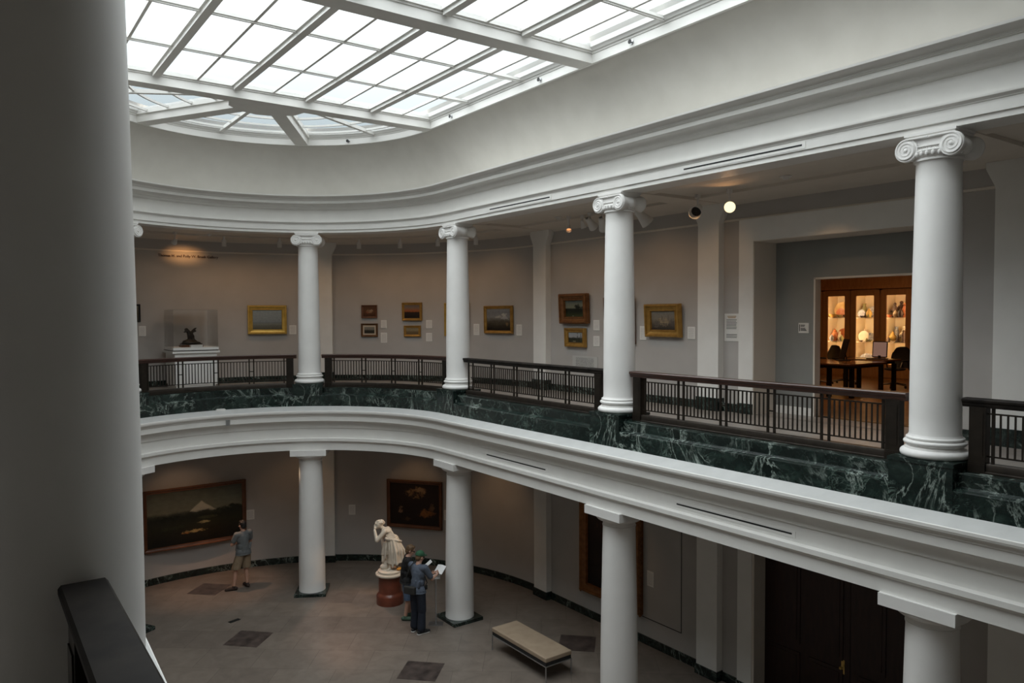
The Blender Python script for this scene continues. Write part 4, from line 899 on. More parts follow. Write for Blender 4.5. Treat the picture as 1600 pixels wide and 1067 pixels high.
def tshirt(sleeve=.55, body=.018, hem=.80):
    def f(g, J):
        V = Vector; pel, wst, cst, nck = V(J['pelvis']), V(J['waist']), V(J['chest']), V(J['neck'])
        g.ball(cst, (.185,.125,.20), 16); g.capsule(cst, .135, wst, .135); g.ball(wst, (.165,.125,.14), 14); g.capsule(wst, .14, pel+V((0,0,-.0)), .145); g.ball(pel, (.205,.158,.13), 16); g.ball(pel-V((0,0,.06)), (.215,.165,.11), 16); g.capsule(cst+V((0,0,.10)), .10, nck-V((0,0,.03)), .068)
        for s, n in ((1,'r'),(-1,'l')):
            sh, el = V(J['sh'+n]), V(J['el'+n]); g.capsule(cst+V((s*.06,0,.09)), .088, sh, .076); g.capsule(sh, .076, sh+(el-sh)*sleeve, .068, 14)
        for i in range(6): g.capsule(wst+V((-.13+.05*i,.105*(-1)**i,-.10+.02*(i%3))), .030, wst+V((-.10+.05*i,.105*(-1)**i,.06)), .026)
        return [((0,0,pel.z-.055), (0,0,1))]
    return f
def longsleeve():
    def f(g, J):
        tshirt(.9)(g, J)
        for n in 'rl': el, wr = Vector(J['el'+n]), Vector(J['wr'+n]); sh = Vector(J['sh'+n]); g.capsule(sh+(el-sh)*.5, .064, el, .055); g.capsule(el, .055, wr+(el-wr)*.08, .040)
        return [((0,0,J['pelvis'][2]-.06), (0,0,1))]
    return f
def trousers(end, r_end=.085, flare=1.15):
    def f(g, J):
        V = Vector; pel = V(J['pelvis']); g.ball(pel, (.17,.13,.13), 16); g.capsule(pel, .13, V(J['waist'])-V((0,0,.05)), .13)
        pl = [((0,0,J['waist'][2]-.04), (0,0,-1))]
        for n in 'rl':
            hp, kn, an = V(J['hp'+n]), V(J['kn'+n]), V(J['an'+n]); g.capsule(hp, .108, hp+(kn-hp)*min(1, end), .108+(r_end-.108)*min(1, end), 14)
            if end > 1: g.capsule(kn, .085, kn+(an-kn)*(end-1), r_end, 14); g.ball(kn, .088)
        if end <= 1: z = min((V(J['hp'+n])+(V(J['kn'+n])-V(J['hp'+n]))*end).z for n in 'rl'); pl.append(((0,0,z), (0,0,1)))
        else: pl.append(((0,0,.045), (0,0,1)))
        return pl
    return f
def shoe(n):
    def f(g, J):
        V = Vector; an = V(J['an'+n]); fd = V(J['ft'+n]).normalized(); b = V((an.x,an.y,0))
        g.capsule(b-fd*.055+V((0,0,.045)), .045, b+fd*.12+V((0,0,.04)), .046); g.capsule(b+fd*.1+V((0,0,.035)), .046, b+fd*.19+V((0,0,.03)), .036); g.capsule(b+V((0,0,.06)), .046, b+V((0,0,.085)), .046)
        return [((0,0,.004), (0,0,1))]
    return f
H = lambda s: s  # scale 1 everywhere
# man in grey-blue t-shirt facing the wide landscape, arms folded
J = dict(pelvis=(0,0,.93), waist=(0,0,1.08), chest=(0,.01,1.28), neck=(0,.0,1.46), head=(0,.03,1.60), headrot=(-.05,0,.1),
    shr=(.185,0,1.40), elr=(.25,.06,1.14), wrr=(.02,.24,1.20), shl=(-.185,0,1.40), ell=(-.27,.08,1.15), wrl=(.02,.20,1.16), hdr=(-1,.1,.1), hdl=(1,.0,.05), upr=(0,1,.2), upl=(0,1,0), thr=(0,.2,1), thl=(0,.2,1),
    hpr=(.085,0,.90), knr=(.09,.02,.49), anr=(.09,-.01,.085), ftr=(.15,1,0), hpl=(-.085,0,.90), knl=(-.20,.04,.50), anl=(-.27,.02,.085), ftl=(-.9,.55,0))
person('man in grey-blue t-shirt and khaki shorts, arms folded, facing the wide landscape', (.80,4.98,0), rad(16), J, short_hair('hair_black'), [('t_shirt','tee',tshirt(.62)), ('shorts','khaki',trousers(.93,.115)), ('shoe','shoe',shoe('r')), ('shoe','shoe',shoe('l'))])
# visitor in black jacket and denim shorts reading a paper
J = dict(pelvis=(0,0,.92), waist=(0,.0,1.07), chest=(0,.02,1.26), neck=(0,.04,1.44), head=(0,.09,1.57), headrot=(-.32,0,-.05),
    shr=(.175,.03,1.38), elr=(.20,.08,1.12), wrr=(.06,.22,1.20), shl=(-.175,.03,1.38), ell=(-.20,.10,1.12), wrl=(-.06,.22,1.20), hdr=(-.2,.8,.5), hdl=(.2,.8,.5), upr=(.6,.3,-.4), upl=(-.6,.3,-.4), thr=(0,0,1), thl=(0,0,1),
    hpr=(.085,0,.89), knr=(.09,.03,.48), anr=(.09,-.04,.085), ftr=(.2,1,0), hpl=(-.085,0,.89), knl=(-.09,.06,.49), anl=(-.10,.06,.085), ftl=(-.2,1,0))
def glasses(t, J, R3):
    hd = Vector(J['head']); mb = MB(); P = lambda x, y, z: hd+R3 @ Vector((x, y, z))
    for s in (-1,1): mb.ball(P(s*.034,.094,.012), (.027,.010,.02), 10, None, R3); mb.tube([P(s*.055,.088,.018), P(s*.083,.03,.018), P(s*.084,-.01,.012)], .004, 6)
    mb.tube([P(-.012,.100,.016), P(.012,.100,.016)], .004, 6); mb.build('dark_glasses', 'black', t, 50)
    mb = MB(); mb.ball((0,.105,1.24), (.075,.04,.12), 12); o = mb.build('top', 'red', t, 60); o['label'] = 'red top showing in the open jacket'
    mb = MB(); mb.ball((0,.12,1.10), (.09,.035,.10), 12); o = mb.build('scarf', 'floral', t, 60); o['label'] = 'pale patterned cloth in front'
    sh_ = MB()
PB = person('person in black jacket, dark glasses and denim shorts, reading a white paper beside the statue', (3.21,.70,0), rad(-114), J, short_hair('hair_brown'), [('jacket','jacket',longsleeve()), ('shorts','denim',trousers(1.0,.105)), ('sandal','sandal',shoe('r')), ('sandal','sandal',shoe('l'))], extra=glasses)
def sheet(label, loc, rot, w, h):
    mb = MB(); mb.b2((-w/2,-.002,-h/2), (w/2,.002,h/2)); mb.b2((-w/2+.004,-.005,-h/2), (w/2,-.002,h/2-.006)); o = mb.build('paper_sheet', 'paper'); o.location = loc; o.rotation_euler = rot; return tag(o, label, 'paper')
Tb = Matrix.Translation((3.21,.70,0)) @ Matrix.Rotation(rad(-114), 4, 'Z')
sheet('white folded paper held by the visitor in the black jacket', Tb @ Vector((0.02,.30,1.325)), (rad(-38),0,rad(-114)), .19, .27)
# man in green cap with shoulder bag, back to us
J = dict(pelvis=(0,0,.96), waist=(0,0,1.12), chest=(0,.02,1.33), neck=(0,.03,1.52), head=(0,.08,1.645), headrot=(-.25,0,-.1),
    shr=(.195,.02,1.46), elr=(.27,.16,1.19), wrr=(.20,.41,1.20), shl=(-.195,.02,1.46), ell=(-.20,.16,1.19), wrl=(.04,.40,1.18), hdr=(-.35,.9,.25), hdl=(.35,.9,.25), upr=(.5,.2,-.6), upl=(-.5,.2,-.6), thr=(0,0,1), thl=(0,0,1),
    hpr=(.09,0,.93), knr=(.10,.02,.50), anr=(.11,-.02,.09), ftr=(.35,1,0), hpl=(-.09,0,.93), knl=(-.10,.02,.50), anl=(-.12,.02,.09), ftl=(-.1,1,0))
def capfn(t, hd, R3):
    short_hair('hair_brown')(t, hd, R3); P = lambda x, y, z: hd+R3 @ Vector((x, y, z)); mb = MB()
    mb.ball(P(0,-.012,.055), (.094,.115,.098), 18, None, R3); mb.ball(P(0,.115,.052), (.07,.085,.014), 14, None, R3); o = remesh(mb, 'cap', .007, 'cap', t, 1); o['label'] = 'green cap'
    cut_hem(o, [(P(0,0,.038), R3 @ Vector((0,0,1)))])
    g = MB()
    for s in (-1,1): g.tube([P(s*.055,.09,.012), P(s*.083,.03,.014), P(s*.084,-.01,.010)], .0035, 6); g.ball(P(s*.034,.093,.010), (.022,.006,.016), 8, None, R3)
    g.build('eyeglasses', 'black', t, 50)
def bag(t, J, R3):
    mb = MB(); mb.b2((-.22,-.235,.90), (.06,-.145,1.07)); o = mb.build('shoulder_bag', 'bag', t); bv = o.modifiers.new('b', 'BEVEL'); bv.width = .025; bv.segments = 3; o['label'] = 'dark shoulder bag at the hip'; o.rotation_euler = (0,0,.15)
    mb = MB(); mb.tube([(-.20,-.20,1.05), (-.19,-.15,1.25), (-.13,-.10,1.46), (-.10,-.02,1.535), (-.08,.10,1.47), (.05,.155,1.25), (.16,.13,1.10), (.20,.0,1.05)], .011, 6); mb.build('bag_strap', 'bag', t, 50)
    mb = MB(); mb.b2((.17,.02,.98), (.21,.08,1.07)); mb.build('camera_pouch', 'black', t)
    for n in 'rl':
        an = Vector(J['an'+n]); fd = Vector(J['ft'+n]).normalized(); m = MB(); b = Vector((an.x,an.y,.014)); m.capsule(b-fd*.06, .046, b+fd*.17, .042); m.v = [(x, y, .002+max(0, min(.02, z))) for x, y, z in m.v]; o = m.build('sole', 'sole', t); o['label'] = 'white sole'
person('man in green cap and grey-blue shirt with a shoulder bag, holding a booklet', (3.05,-.12,0), rad(-70), J, capfn, [('shirt','shirt',tshirt(.75)), ('trousers','navy',trousers(1.9,.095)), ('shoe','black',shoe('r')), ('shoe','black',shoe('l'))], extra=bag)
Tc = Matrix.Translation((3.05,-.12,0)) @ Matrix.Rotation(rad(-70), 4, 'Z')
mb = MB()
for s in (-1,1): mb.b2((0,-.006,-.11), (s*.12,.003,.11), Matrix.Rotation(s*.25, 4, 'Z'))
o = mb.build('booklet', 'paper'); o.location = Tc @ Vector((.14,.575,1.275)); o.rotation_euler = (rad(-50),0,rad(-70)); tag(o, 'open white booklet held out by the man in the green cap', 'booklet')
sheet('white sheet showing between the heads of the two visitors by the column', Tb @ Vector((-.10,.52,1.22)), (rad(-50),.2,rad(-100)), .12, .16)
# ------------------------------------------------------------------ the lit room: china cabinets, table, chairs
CX = 15.6; FZ = 5.131
def clay(name, c1, c2, sc_=14): return noisy(name, c1, c2, sc_, .3)
CL = [clay('yellow_glaze', (.50,.30,.06), (.62,.42,.12)), clay('rust_glaze', (.40,.10,.03), (.52,.2,.07)), clay('blue_white_glaze', (.10,.13,.25), (.62,.6,.55), 22), clay('dark_glaze', (.04,.02,.012), (.10,.05,.03)), clay('cream_glaze', (.60,.5,.34), (.7,.6,.45)), clay('olive_glaze', (.18,.16,.05), (.32,.28,.10))]
CN = ['yellow','rust red','blue and white','dark brown','cream','olive']
M['cabback'] = noisy('pale_cabinet_lining', (.74,.64,.46), (.78,.69,.52), 2, .7)
M['shelf'] = noisy('shelf_board', (.66,.55,.38), (.70,.6,.43), 3, .5)
def china(kind, mat, x, y, z, s, label, tilt=0):
    mb = MB()
    if kind == 'plate':
        T = Matrix.Translation((0,0,.15*s)) @ Matrix.Rotation(rad(-78), 4, 'Y')
        mb.lathe([(.002,.0),(.075*s,.0),(.09*s,.012*s),(.15*s,.022*s),(.152*s,.03*s),(.09*s,.02*s),(.075*s,.010*s),(.002,.010*s)], 28, T, 'z', False)
    elif kind == 'bowl': mb.lathe([(.002,.0),(.04*s,.0),(.042*s,.012*s),(.09*s,.05*s),(.105*s,.09*s),(.10*s,.09*s),(.085*s,.055*s),(.03*s,.02*s),(.002,.018*s)], 24, None, 'z', False)
    elif kind == 'jar': mb.lathe([(.002,0),(.05*s,0),(.055*s,.02*s),(.085*s,.09*s),(.08*s,.15*s),(.05*s,.19*s),(.042*s,.21*s),(.05*s,.215*s),(.03*s,.235*s),(.012*s,.25*s),(.016*s,.265*s),(.002,.275*s)], 22)
    elif kind == 'vase': mb.lathe([(.002,0),(.04*s,0),(.045*s,.02*s),(.075*s,.12*s),(.05*s,.22*s),(.028*s,.28*s),(.045*s,.33*s),(.035*s,.33*s)], 22)
    elif kind == 'fan':
        T = Matrix.Rotation(rad(-82), 4, 'Y'); n = 22
        mb.prism([(0,-.20*s)] + [(.20*s*sin(pi*i/n), -.20*s*cos(pi*i/n)) for i in range(n+1)], 0, .012, 'xy', T)
        for k in range(9): a = pi*(k+.5)/9; mb.ball((.14*s*sin(a)*cos(rad(8)) if False else -.012, -.14*s*cos(a), .14*s*sin(a)), (.012,.02*s,.02*s), 6)
    else:
        mb.lathe([(.002,0),(.05*s,0),(.05*s,.02*s),(.03*s,.03*s),(.035*s,.09*s),(.05*s,.13*s),(.03*s,.18*s),(.028*s,.20*s)], 16); mb.ball((0,0,.225*s), .028*s, 8); mb.capsule((0,.03*s,.15*s), .014*s, (0,.075*s,.10*s), .012*s, 8); mb.capsule((0,-.03*s,.15*s), .014*s, (0,-.07*s,.19*s), .012*s, 8)
    o = mb.build({'plate':'display_plate','bowl':'bowl','jar':'lidded_jar','vase':'vase','fan':'fan_plate','fig':'figurine'}[kind], CL[mat], None, 45)
    o.location = (x, y, z); return tag(o, label, {'plate':'plate','bowl':'bowl','jar':'jar','vase':'vase','fan':'plate','fig':'figurine'}[kind], 'pottery on the lit cabinet shelves')
SH = [(6.845,'upper shelf'), (6.155,'middle shelf'), (5.585,'cabinet bottom')]
def cabinet(yc, name, w=.87):
    t = thing('china_cabinet', name, 'cabinet', (CX, yc, FZ), 0, 'built-in lit china cabinets'); h = w/2-.0065; g = .262
    mb = MB(); mb.b2((.04,-h,0), (.75,-h+.05,2.50)); mb.b2((.04,h-.05,0), (.75,h,2.50)); mb.b2((.70,-h,0), (.75,h,2.50)); mb.b2((.04,-h,2.40), (.75,h,2.50)); mb.b2((.02,-h,0), (.75,h,.42)); mb.build('body', 'oak', t)
    mb = MB(); mb.b2((.685,-h+.05,.42), (.70,h-.05,2.40)); mb.b2((.05,-h+.05,.42), (.70,-h+.06,2.4)); mb.b2((.05,h-.06,.42), (.70,h-.05,2.4)); mb.build('lining', 'cabback', t)
    d = MB(); d.b2((0,-h+.01,.06), (.035,-g,2.47)); d.b2((0,g,.06), (.035,h-.01,2.47)); d.b2((0,-g,2.325), (.035,g,2.47)); d.b2((0,-g,.06), (.035,g,.43)); dd = d.build('door', 'oak', t)
    k = MB(); k.b2((.012,-g,.43), (.018,g,2.325)); k.build('pane', 'glass', dd); k = MB(); k.b2((-.02,-h+.05,1.0), (0,-h+.065,1.14)); k.build('handle', 'brass', dd)
    for z, _ in SH[:2]: mb = MB(); mb.b2((.10,-h+.06,z-FZ-.022), (.685,h-.06,z-FZ)); mb.build('shelf', 'shelf', t)
    for s in (-1,1): mb = MB(); mb.b2((.055,s*(h-.085)-.012,.46), (.075,s*(h-.085)+.012,2.36)); mb.build('light_strip', 'lampstrip', t)
    return t
M['lampstrip'] = emit('cabinet_light_strip', (1, .76, .47), 23)
CAB = [(-2.325,'left'), (-3.185,'middle'), (-4.06,'right')]
for yc, n in CAB: cabinet(yc, {'left':'lit china cabinet nearest the doorway edge, holding the rust red pottery','middle':'lit china cabinet in the middle, with the round figured plate and the fan plate','right':'lit china cabinet beside the big column, holding the dark figurines'}[n])
cabinet(-1.455, 'lit china cabinet hidden behind the left doorway edge'); cabinet(-4.935, 'lit china cabinet hidden behind the big column')
mb = MB(); mb.b2((CX+.02,-9.5,FZ+2.51), (16.4,-1.0,8.5)); mb.b2((CX-.02,-9.5,FZ+2.51), (CX+.03,-1.0,FZ+2.60)); struct('trim_13', mb, 'oak')
POT = [  # cabinet, shelf, kind, glaze, dy (left is +), depth, size, words
 (0,0,'plate',0,.02,.5,1.25,'large yellow-brown platter standing at the back of the upper shelf, left cabinet'), (0,0,'plate',1,-.10,.32,.75,'rust red bowl-like plate in front of the large platter, left cabinet'), (0,0,'bowl',0,.17,.25,.9,'yellow bowl at the left of the upper shelf, left cabinet'), (0,0,'bowl',5,.03,.16,.7,'olive low bowl at the front of the upper shelf, left cabinet'), (0,0,'bowl',3,-.17,.2,.7,'dark bowl at the right of the upper shelf, left cabinet'),
 (0,1,'jar',1,.10,.3,1.1,'rust red lidded jar on the middle shelf, left cabinet'), (0,1,'plate',1,-.16,.5,1.0,'red-rimmed plate at the back of the middle shelf, left cabinet'), (0,1,'bowl',1,-.05,.26,1.5,'wide orange bowl in the centre of the middle shelf, left cabinet'), (0,1,'jar',2,.12,.14,.62,'small blue jar at the front of the middle shelf, left cabinet'), (0,1,'vase',4,.20,.3,.7,'cream vase at the left of the middle shelf, left cabinet'), (0,1,'jar',5,-.19,.15,.6,'small olive jar at the right of the middle shelf, left cabinet'),
 (1,0,'vase',5,.0,.42,1.0,'tall olive vase at the back of the upper shelf, middle cabinet'), (1,0,'plate',2,.14,.25,.6,'blue and white plate at the left of the upper shelf, middle cabinet'), (1,0,'plate',2,-.18,.35,.85,'blue and white plate at the right of the upper shelf, middle cabinet'), (1,0,'bowl',3,.09,.14,.4,'tiny dark cup at the front left of the upper shelf, middle cabinet'), (1,0,'bowl',3,-.0,.14,.42,'tiny dark cup at the front centre of the upper shelf, middle cabinet'), (1,0,'jar',5,-.09,.14,.3,'tiny olive jar at the front right of the upper shelf, middle cabinet'), (1,0,'jar',0,-.12,.3,.8,'yellow jar behind the tiny cups of the upper shelf, middle cabinet'),
 (1,1,'plate',4,.10,.3,.85,'round cream plate with dark rim on the middle shelf, middle cabinet'), (1,1,'plate',2,-.16,.4,.7,'blue and white plate at the right of the middle shelf, middle cabinet'), (1,1,'bowl',3,.11,.14,.4,'tiny dark cup before the round cream plate, middle cabinet'), (1,1,'jar',5,-.06,.16,.35,'tiny olive jar on the middle shelf, middle cabinet'), (1,1,'bowl',5,-.16,.16,.45,'small olive bowl before the blue plate of the middle shelf, middle cabinet'), (1,1,'vase',4,.0,.5,.9,'pale vase at the back of the middle shelf, middle cabinet'),
 (1,2,'fan',2,-.06,.3,1.0,'half-round fan plate at the bottom of the middle cabinet'),
 (2,0,'fig',3,.04,.30,1.35,'tall dark figurine at the centre of the upper shelf, right cabinet'), (2,0,'fig',3,-.14,.42,1.5,'tallest dark figurine at the right of the upper shelf, right cabinet'), (2,0,'jar',4,.08,.2,.62,'cream jar on the upper shelf, right cabinet'), (2,0,'plate',5,.24,.55,.72,'olive plate at the back left of the upper shelf, right cabinet'), (2,0,'jar',3,-.15,.18,.75,'dark jar at the front right of the upper shelf, right cabinet'), (2,0,'bowl',1,.17,.2,.7,'rust red bowl at the front left of the upper shelf, right cabinet'), (2,0,'fig',1,-.20,.3,1.3,'reddish figurine at the far right of the upper shelf, right cabinet'),
 (2,1,'fig',4,-.10,.3,1.6,'pale tall figurine on the middle shelf, right cabinet'), (2,1,'jar',0,.04,.3,.95,'yellow-brown jar on the middle shelf, right cabinet'), (2,1,'fig',3,-.17,.2,1.15,'dark figurine at the right of the middle shelf, right cabinet'), (2,1,'jar',3,.16,.2,.5,'small dark jar at the left of the middle shelf, right cabinet'), (2,1,'bowl',4,.09,.14,.5,'small cream bowl at the front of the middle shelf, right cabinet'), (2,1,'fig',3,-.05,.18,.7,'short dark figurine at the front of the middle shelf, right cabinet'), (2,1,'vase',2,.20,.45,1.1,'pale blue vase at the back left of the middle shelf, right cabinet')]
HALF = {'plate': (.05,.155), 'bowl': (.108,.108), 'jar': (.088,.088), 'vase': (.078,.078), 'fan': (.06,.20), 'fig': (.053,.088)}
items = [[c, s_, k, m, .04+dx, dy*.95+.56*(dx+.02), sz*1.2, l] for c, s_, k, m, dy, dx, sz, l in POT]
for it in range(80):     # settle the pottery so that no piece stands inside another
    for i, A in enumerate(items):
        ha = [v*A[6] for v in HALF[A[2]]]
        A[4] = min(max(A[4], .12+ha[0]), .67-ha[0]); A[5] = min(max(A[5], -.36+ha[1]), .36-ha[1])
        for B in items[:i]:
            if A[:2] != B[:2]: continue
            hb = [v*B[6] for v in HALF[B[2]]]; px_ = ha[0]+hb[0]+.004-abs(A[4]-B[4]); py_ = ha[1]+hb[1]+.004-abs(A[5]-B[5])
            if px_ > 0 and py_ > 0:
                j, p_ = (4, px_) if px_ < py_ else (5, py_); sg = 1 if A[j] >= B[j] else -1; A[j] += sg*p_*.5; B[j] -= sg*p_*.5
for c, s_, k, m, dx, dy, sz, l in items: china(k, m, CX+dx, CAB[c][0]+dy, SH[s_][0]+.001, sz, l)
# conference tables
M['tabletop'] = noisy('polished_table_wood', (.13,.06,.025), (.18,.085,.035), 3, .18, stretch=(1,8,1))
def table(x0, x1, y0, y1, legs, label):
    cx, cy = (x0+x1)/2, (y0+y1)/2; t = thing('conference_table', label, 'table', (cx, cy, FZ))
    mb = MB(); mb.b2((x0-cx,y0-cy,.705), (x1-cx,y1-cy,.745)); o = mb.build('tabletop', 'tabletop', t); bv = o.modifiers.new('b', 'BEVEL'); bv.width = .01; bv.segments = 2
    mb = MB(); mb.b2((x0-cx+.1,y0-cy+.1,.64), (x1-cx-.1,y1-cy-.1,.705)); mb.build('apron', 'woodworn', t)
    for x, y in legs: mb = MB(); mb.b2((x-cx-.04,y-cy-.04,0), (x-cx+.04,y-cy+.04,.64)); mb.build('leg', 'woodworn', t)
table(10.2, 11.7, -5.90, -4.1, ((10.55,-5.74), (10.45,-5.28), (11.5,-4.25), (10.45,-4.25)), 'dark conference table with a shiny top nearest the doorway, carrying the upright tablet')
table(12.2, 13.0, -5.55, -4.45, ((12.32,-5.43), (12.9,-5.43), (12.32,-4.57), (12.9,-4.57)), 'dark table behind the first one, carrying the open pale screen')
# task chairs
M['mesh_black'] = noisy('black_mesh_fabric', (.010,.008,.007), (.018,.014,.012), 40, .6)
M['darkmetal'] = noisy('dark_polished_metal', (.12,.11,.10), (.2,.18,.16), 6, .25, .9)
def chair_meshes():
    D = {}
    mb = MB(); n = 10; rows = []
    for i in range(n+1):
        t_ = i/n; z = .48+.52*t_; wd = .20+.10*sin(pi*min(1, t_*.9+.08))-.05*t_**4
        rows.append([(-.24-.05*sin(t_*2.2)+.05*(1-(2*j/8-1)**2)*-1+.02, wd*(2*j/8-1), z-.03*abs(2*j/8-1)**3*(1 if t_ > .7 else 0)) for j in range(9)])
    mb.sweep(rows); mb.sweep([[(x-.022, y, z) for x, y, z in r] for r in rows]); D['backrest'] = mb.mesh('backrest', 'mesh_black', 60, False)
    mb = MB(); mb.ball((.0,0,.46), (.25,.25,.045), 18); D['seat'] = mb.mesh('seat', 'mesh_black', 60)
    mb = MB(); mb.lathe([(.03,.10),(.03,.28),(.02,.28),(.02,.44)], 12); mb.capsule((-.18,0,.43), .025, (-.27,0,.60), .02); D['gas_lift'] = mb.mesh('gas_lift', 'darkmetal', 40)
    mb = MB()
    for k in range(5): a = 2*pi*k/5+.3; mb.capsule((0,0,.12), .028, (.29*cos(a), .29*sin(a), .075), .016, 8)
    D['star_base'] = mb.mesh('star_base', 'darkmetal', 50)
    mb = MB(); mb.lathe([(.028,-.012),(.028,.012)], 14, None, 'y'); D['caster'] = mb.mesh('caster', 'black', 40)
    mb = MB(); mb.capsule((-.12,0,.46), .016, (-.06,0,.66), .014, 8); mb.capsule((-.12,0,.67), .028, (.14,0,.67), .024, 8); D['armrest'] = mb.mesh('armrest', 'mesh_black', 50)
    return D
CH = chair_meshes()
def task_chair(x, y, rz, label):
    t = thing('task_chair', label, 'chair', (x, y, FZ), rz, 'dark swivel chairs round the conference table')
    for k in ('backrest','seat','gas_lift'): link(k, CH[k], t)
    b = link('star_base', CH['star_base'], t)
    for k in range(5): a = 2*pi*k/5+.3; link('caster', CH['caster'], b, (.29*cos(a), .29*sin(a), .029), a)
    for s in (-1,1): link('armrest', CH['armrest'], t, (0, s*.29, 0))
task_chair(13.55, -5.12, rad(172), 'dark swivel chair with a tall rounded back in front of the right-hand lit cabinet')
task_chair(13.60, -5.80, rad(165), 'dark swivel chair at the far right, half hidden by the big column')
task_chair(13.55, -3.80, rad(-95), 'dark swivel chair behind the upright dark tablet, turned to the right')
task_chair(12.85, -3.42, rad(-80), 'dark swivel chair at the left doorway edge, only its seat and arm showing')
# things on the table
t = thing('tablet_stand', 'upright dark tablet on a stand standing on the conference table', 'tablet', (11.40, -4.99, FZ+.748), rad(-38))
T = Matrix.Rotation(rad(14), 4, 'Y')
mb = MB(); mb.b2((-.012,-.15,.03), (.012,.15,.50), T); mb.build('screen', 'black', t)
mb = MB(); mb.b2((-.10,-.15,0), (.16,.15,.015)); mb.capsule((.13,0,.01), .012, (.07,0,.25), .012); mb.build('stand', 'black', t)
t = thing('laptop', 'open laptop with a pale rosy screen on the table, left of the rounded chair back', 'laptop', (12.45, -5.22, FZ+.746), rad(8))
mb = MB(); mb.b2((-.02,-.20,0), (.26,.20,.02)); mb.build('keyboard_base', 'darkmetal', t)
mb = MB(); mb.b2((.25,-.17,.06), (.27,.17,.44), Matrix.Translation((.0,0,0)) @ Matrix.Rotation(rad(6), 4, 'Y')); mb.b2((.24,-.03,.0), (.28,.03,.08)); mb.build('lid', 'woodworn', t)
M['screen'] = emit('pale_screen', (.55,.30,.22), .35)
mb = MB(); mb.b2((.245,-.15,.08), (.249,.15,.42), Matrix.Rotation(rad(6), 4, 'Y')); mb.build('screen', 'screen', t)
# ------------------------------------------------------------------ light
w = bpy.data.worlds.new('overcast_sky'); sc.world = w; w.use_nodes = True; nt = w.node_tree; nt.nodes.clear()
tc = nt.nodes.new('ShaderNodeTexCoord'); sx = nt.nodes.new('ShaderNodeSeparateXYZ'); nt.links.new(tc.outputs['Generated'], sx.inputs[0])
sky = ramp(nt, sx.outputs[2], [(0.0, (0,0,0)), (.02, (.03,.035,.038)), (.20, (.078,.094,.102)), (.27, (.112,.130,.138)), (.31, (.138,.152,.157)), (.345, (.170,.178,.181)), (.385, (.275,.281,.284)), (.46, (.66,.672,.677)), (.58, (.95,.97,.975)), (1, (1.0,1.02,1.03))])
side = math_(nt, 'ADD', math_(nt, 'SUBTRACT', 1.0, math_(nt, 'MULTIPLY', sx.outputs[0], .15)), math_(nt, 'MULTIPLY', sx.outputs[1], .33)); sky = mixc(nt, 1.0, sky, side, 'MULTIPLY')
bg = N(nt, 'ShaderNodeBackground', Strength=SKY); nt.links.new(sky, bg.inputs[0]); o = nt.nodes.new('ShaderNodeOutputWorld'); nt.links.new(bg.outputs[0], o.inputs[0])
def area(name, loc, rot, sx_, sy_, power, col, portal=False, spread=None):
    l = bpy.data.lights.new(name, 'AREA'); l.shape = 'RECTANGLE'; l.size = sx_; l.size_y = sy_; l.energy = power; l.color = col
    if portal: l.cycles.is_portal = True
    if spread: l.spread = spread
    ob = bpy.data.objects.new(name, l); COL.objects.link(ob); ob.location = loc; ob.rotation_euler = rot; return ob
area('skylight_portal', (0, -3.85, 11.30), (0,0,0), 7.8, 15.2, 1, (1,1,1), True)
def spot(name, loc, target, power, size, blend=.5, col=(1,.62,.34), rad_=.04):
    l = bpy.data.lights.new(name, 'SPOT'); l.energy = power; l.spot_size = rad(size); l.spot_blend = blend; l.color = col; l.shadow_soft_size = rad_
    ob = bpy.data.objects.new(name, l); COL.objects.link(ob); ob.location = loc; d = Vector(target)-Vector(loc); ob.rotation_euler = d.to_track_quat('-Z','Y').to_euler(); return ob
def pol(r_, a, z): return (r_*cos(rad(a)), r_*sin(rad(a)), z)
nm = spot('name_spot', pol(6.0, 91.5, 8.72), pol(6.65, 91.2, 8.56), 16, 100, 1., (1,.48,.17)); nm.scale = (1, .42, 1)
spot('glow_spot', (5.45, -6.50, 8.72), (4.6, -6.9, 8.99), 5, 120, 1., (1,.50,.20))
WARM = (1,.58,.27)
# gallery picture lights, weak and warm
for a, p in ((99, 14), (88, 30), (78, 32), (66, 26), (49, 30), (38, 30), (27, 30), (14, 30)): spot('gallery_spot', pol(5.3, a, 8.72), pol(6.6, a, 6.5), p*.52, 125, 1., WARM)
for y, p in ((-.9, 22), (-2.2, 26), (-4.0, 30), (-5.6, 18)): spot('gallery_spot', (5.3, y, 8.72), (6.6, y, 6.5), p*.52, 125, 1., WARM)
spot('gallery_spot', (5.7, -7.6, 8.72), (6.8, -7.8, 6.0), 20, 100, 1., WARM)
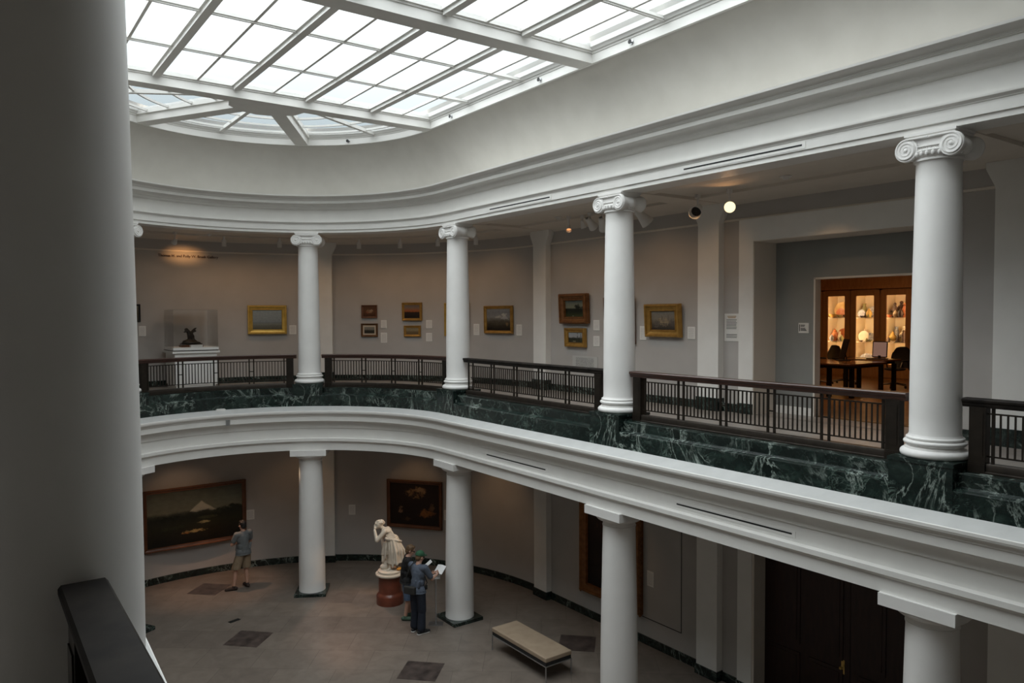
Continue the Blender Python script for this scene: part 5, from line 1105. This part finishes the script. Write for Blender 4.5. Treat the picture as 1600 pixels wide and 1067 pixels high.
# ground floor picture and statue lights under the gallery
spot('ground_spot', pol(5.3, 86, 3.60), (.2, 5.4, 0), 150, 62, .8, (1,.56,.34)); spot('ground_spot', pol(5.2, 97, 3.60), (-.3, 6.4, 1.6), 22, 80, .9, (1,.60,.34))
spot('ground_spot', (4.75, .35, 3.62), (3.36, 1.84, 1.5), 110, 34, .7, (1,.70,.44)); spot('ground_spot', (1.5, 4.5, 3.62), (3.3, 1.9, 1.5), 110, 30, .7, (1,.68,.42)); spot('ground_spot', pol(5.2, 55, 3.60), (2.5, 1.7, 0), 130, 50, .7, (1,.56,.38))
spot('ground_spot', pol(5.3, 37, 3.62), pol(6.6, 37, 1.6), 14, 70, .9, WARM); spot('ground_spot', (5.5, -2.4, 3.62), (6.6, -2.5, 1.7), 14, 80, .9, WARM); spot('ground_spot', pol(5.4, 14, 3.62), pol(6.6, 13, .9), 20, 90, 1., WARM)
spot('ground_spot', pol(5.2, 66, 3.62), pol(6.6, 66, 1.2), 10, 90, 1., WARM)
# lamps of the far room
area('room_ceiling_light', (11.5, -5.0, 8.45), (0,0,0), 5, 3, 42, (1,.58,.28))
# ------------------------------------------------------------------ camera
f_, yaw, pit, rol = 1187.0, .6257, .0333, -.0039
Cp = Vector((-4.8852, -14.6595, 6.92))
Fw = Vector((sin(yaw)*cos(pit), cos(yaw)*cos(pit), -sin(pit))); Rt = Vector((cos(yaw), -sin(yaw), 0)); Up = Rt.cross(Fw)
rx = Rt*cos(rol)+Up*sin(rol); uy = -Rt*sin(rol)+Up*cos(rol)
cam = bpy.data.cameras.new('camera'); co_ = bpy.data.objects.new('camera', cam); COL.objects.link(co_); sc.camera = co_
co_.matrix_world = Matrix(((rx.x, uy.x, -Fw.x, Cp.x), (rx.y, uy.y, -Fw.y, Cp.y), (rx.z, uy.z, -Fw.z, Cp.z), (0,0,0,1)))
cam.sensor_width = 36; cam.lens = f_/1600*36; cam.clip_start = .05; cam.clip_end = 200
vs = sc.view_settings; vs.view_transform = 'Standard'; vs.look = 'None'; vs.gamma = 1; vs.use_curve_mapping = False; vs.exposure = EXPO
sc.cycles.max_bounces = 10; sc.cycles.diffuse_bounces = 6; sc.cycles.transparent_max_bounces = 12; sc.cycles.use_denoising = True
sc.cycles.caustics_reflective = False; sc.cycles.caustics_refractive = False
try: sc.cycles.denoiser = 'OPENIMAGEDENOISE'
except Exception: pass
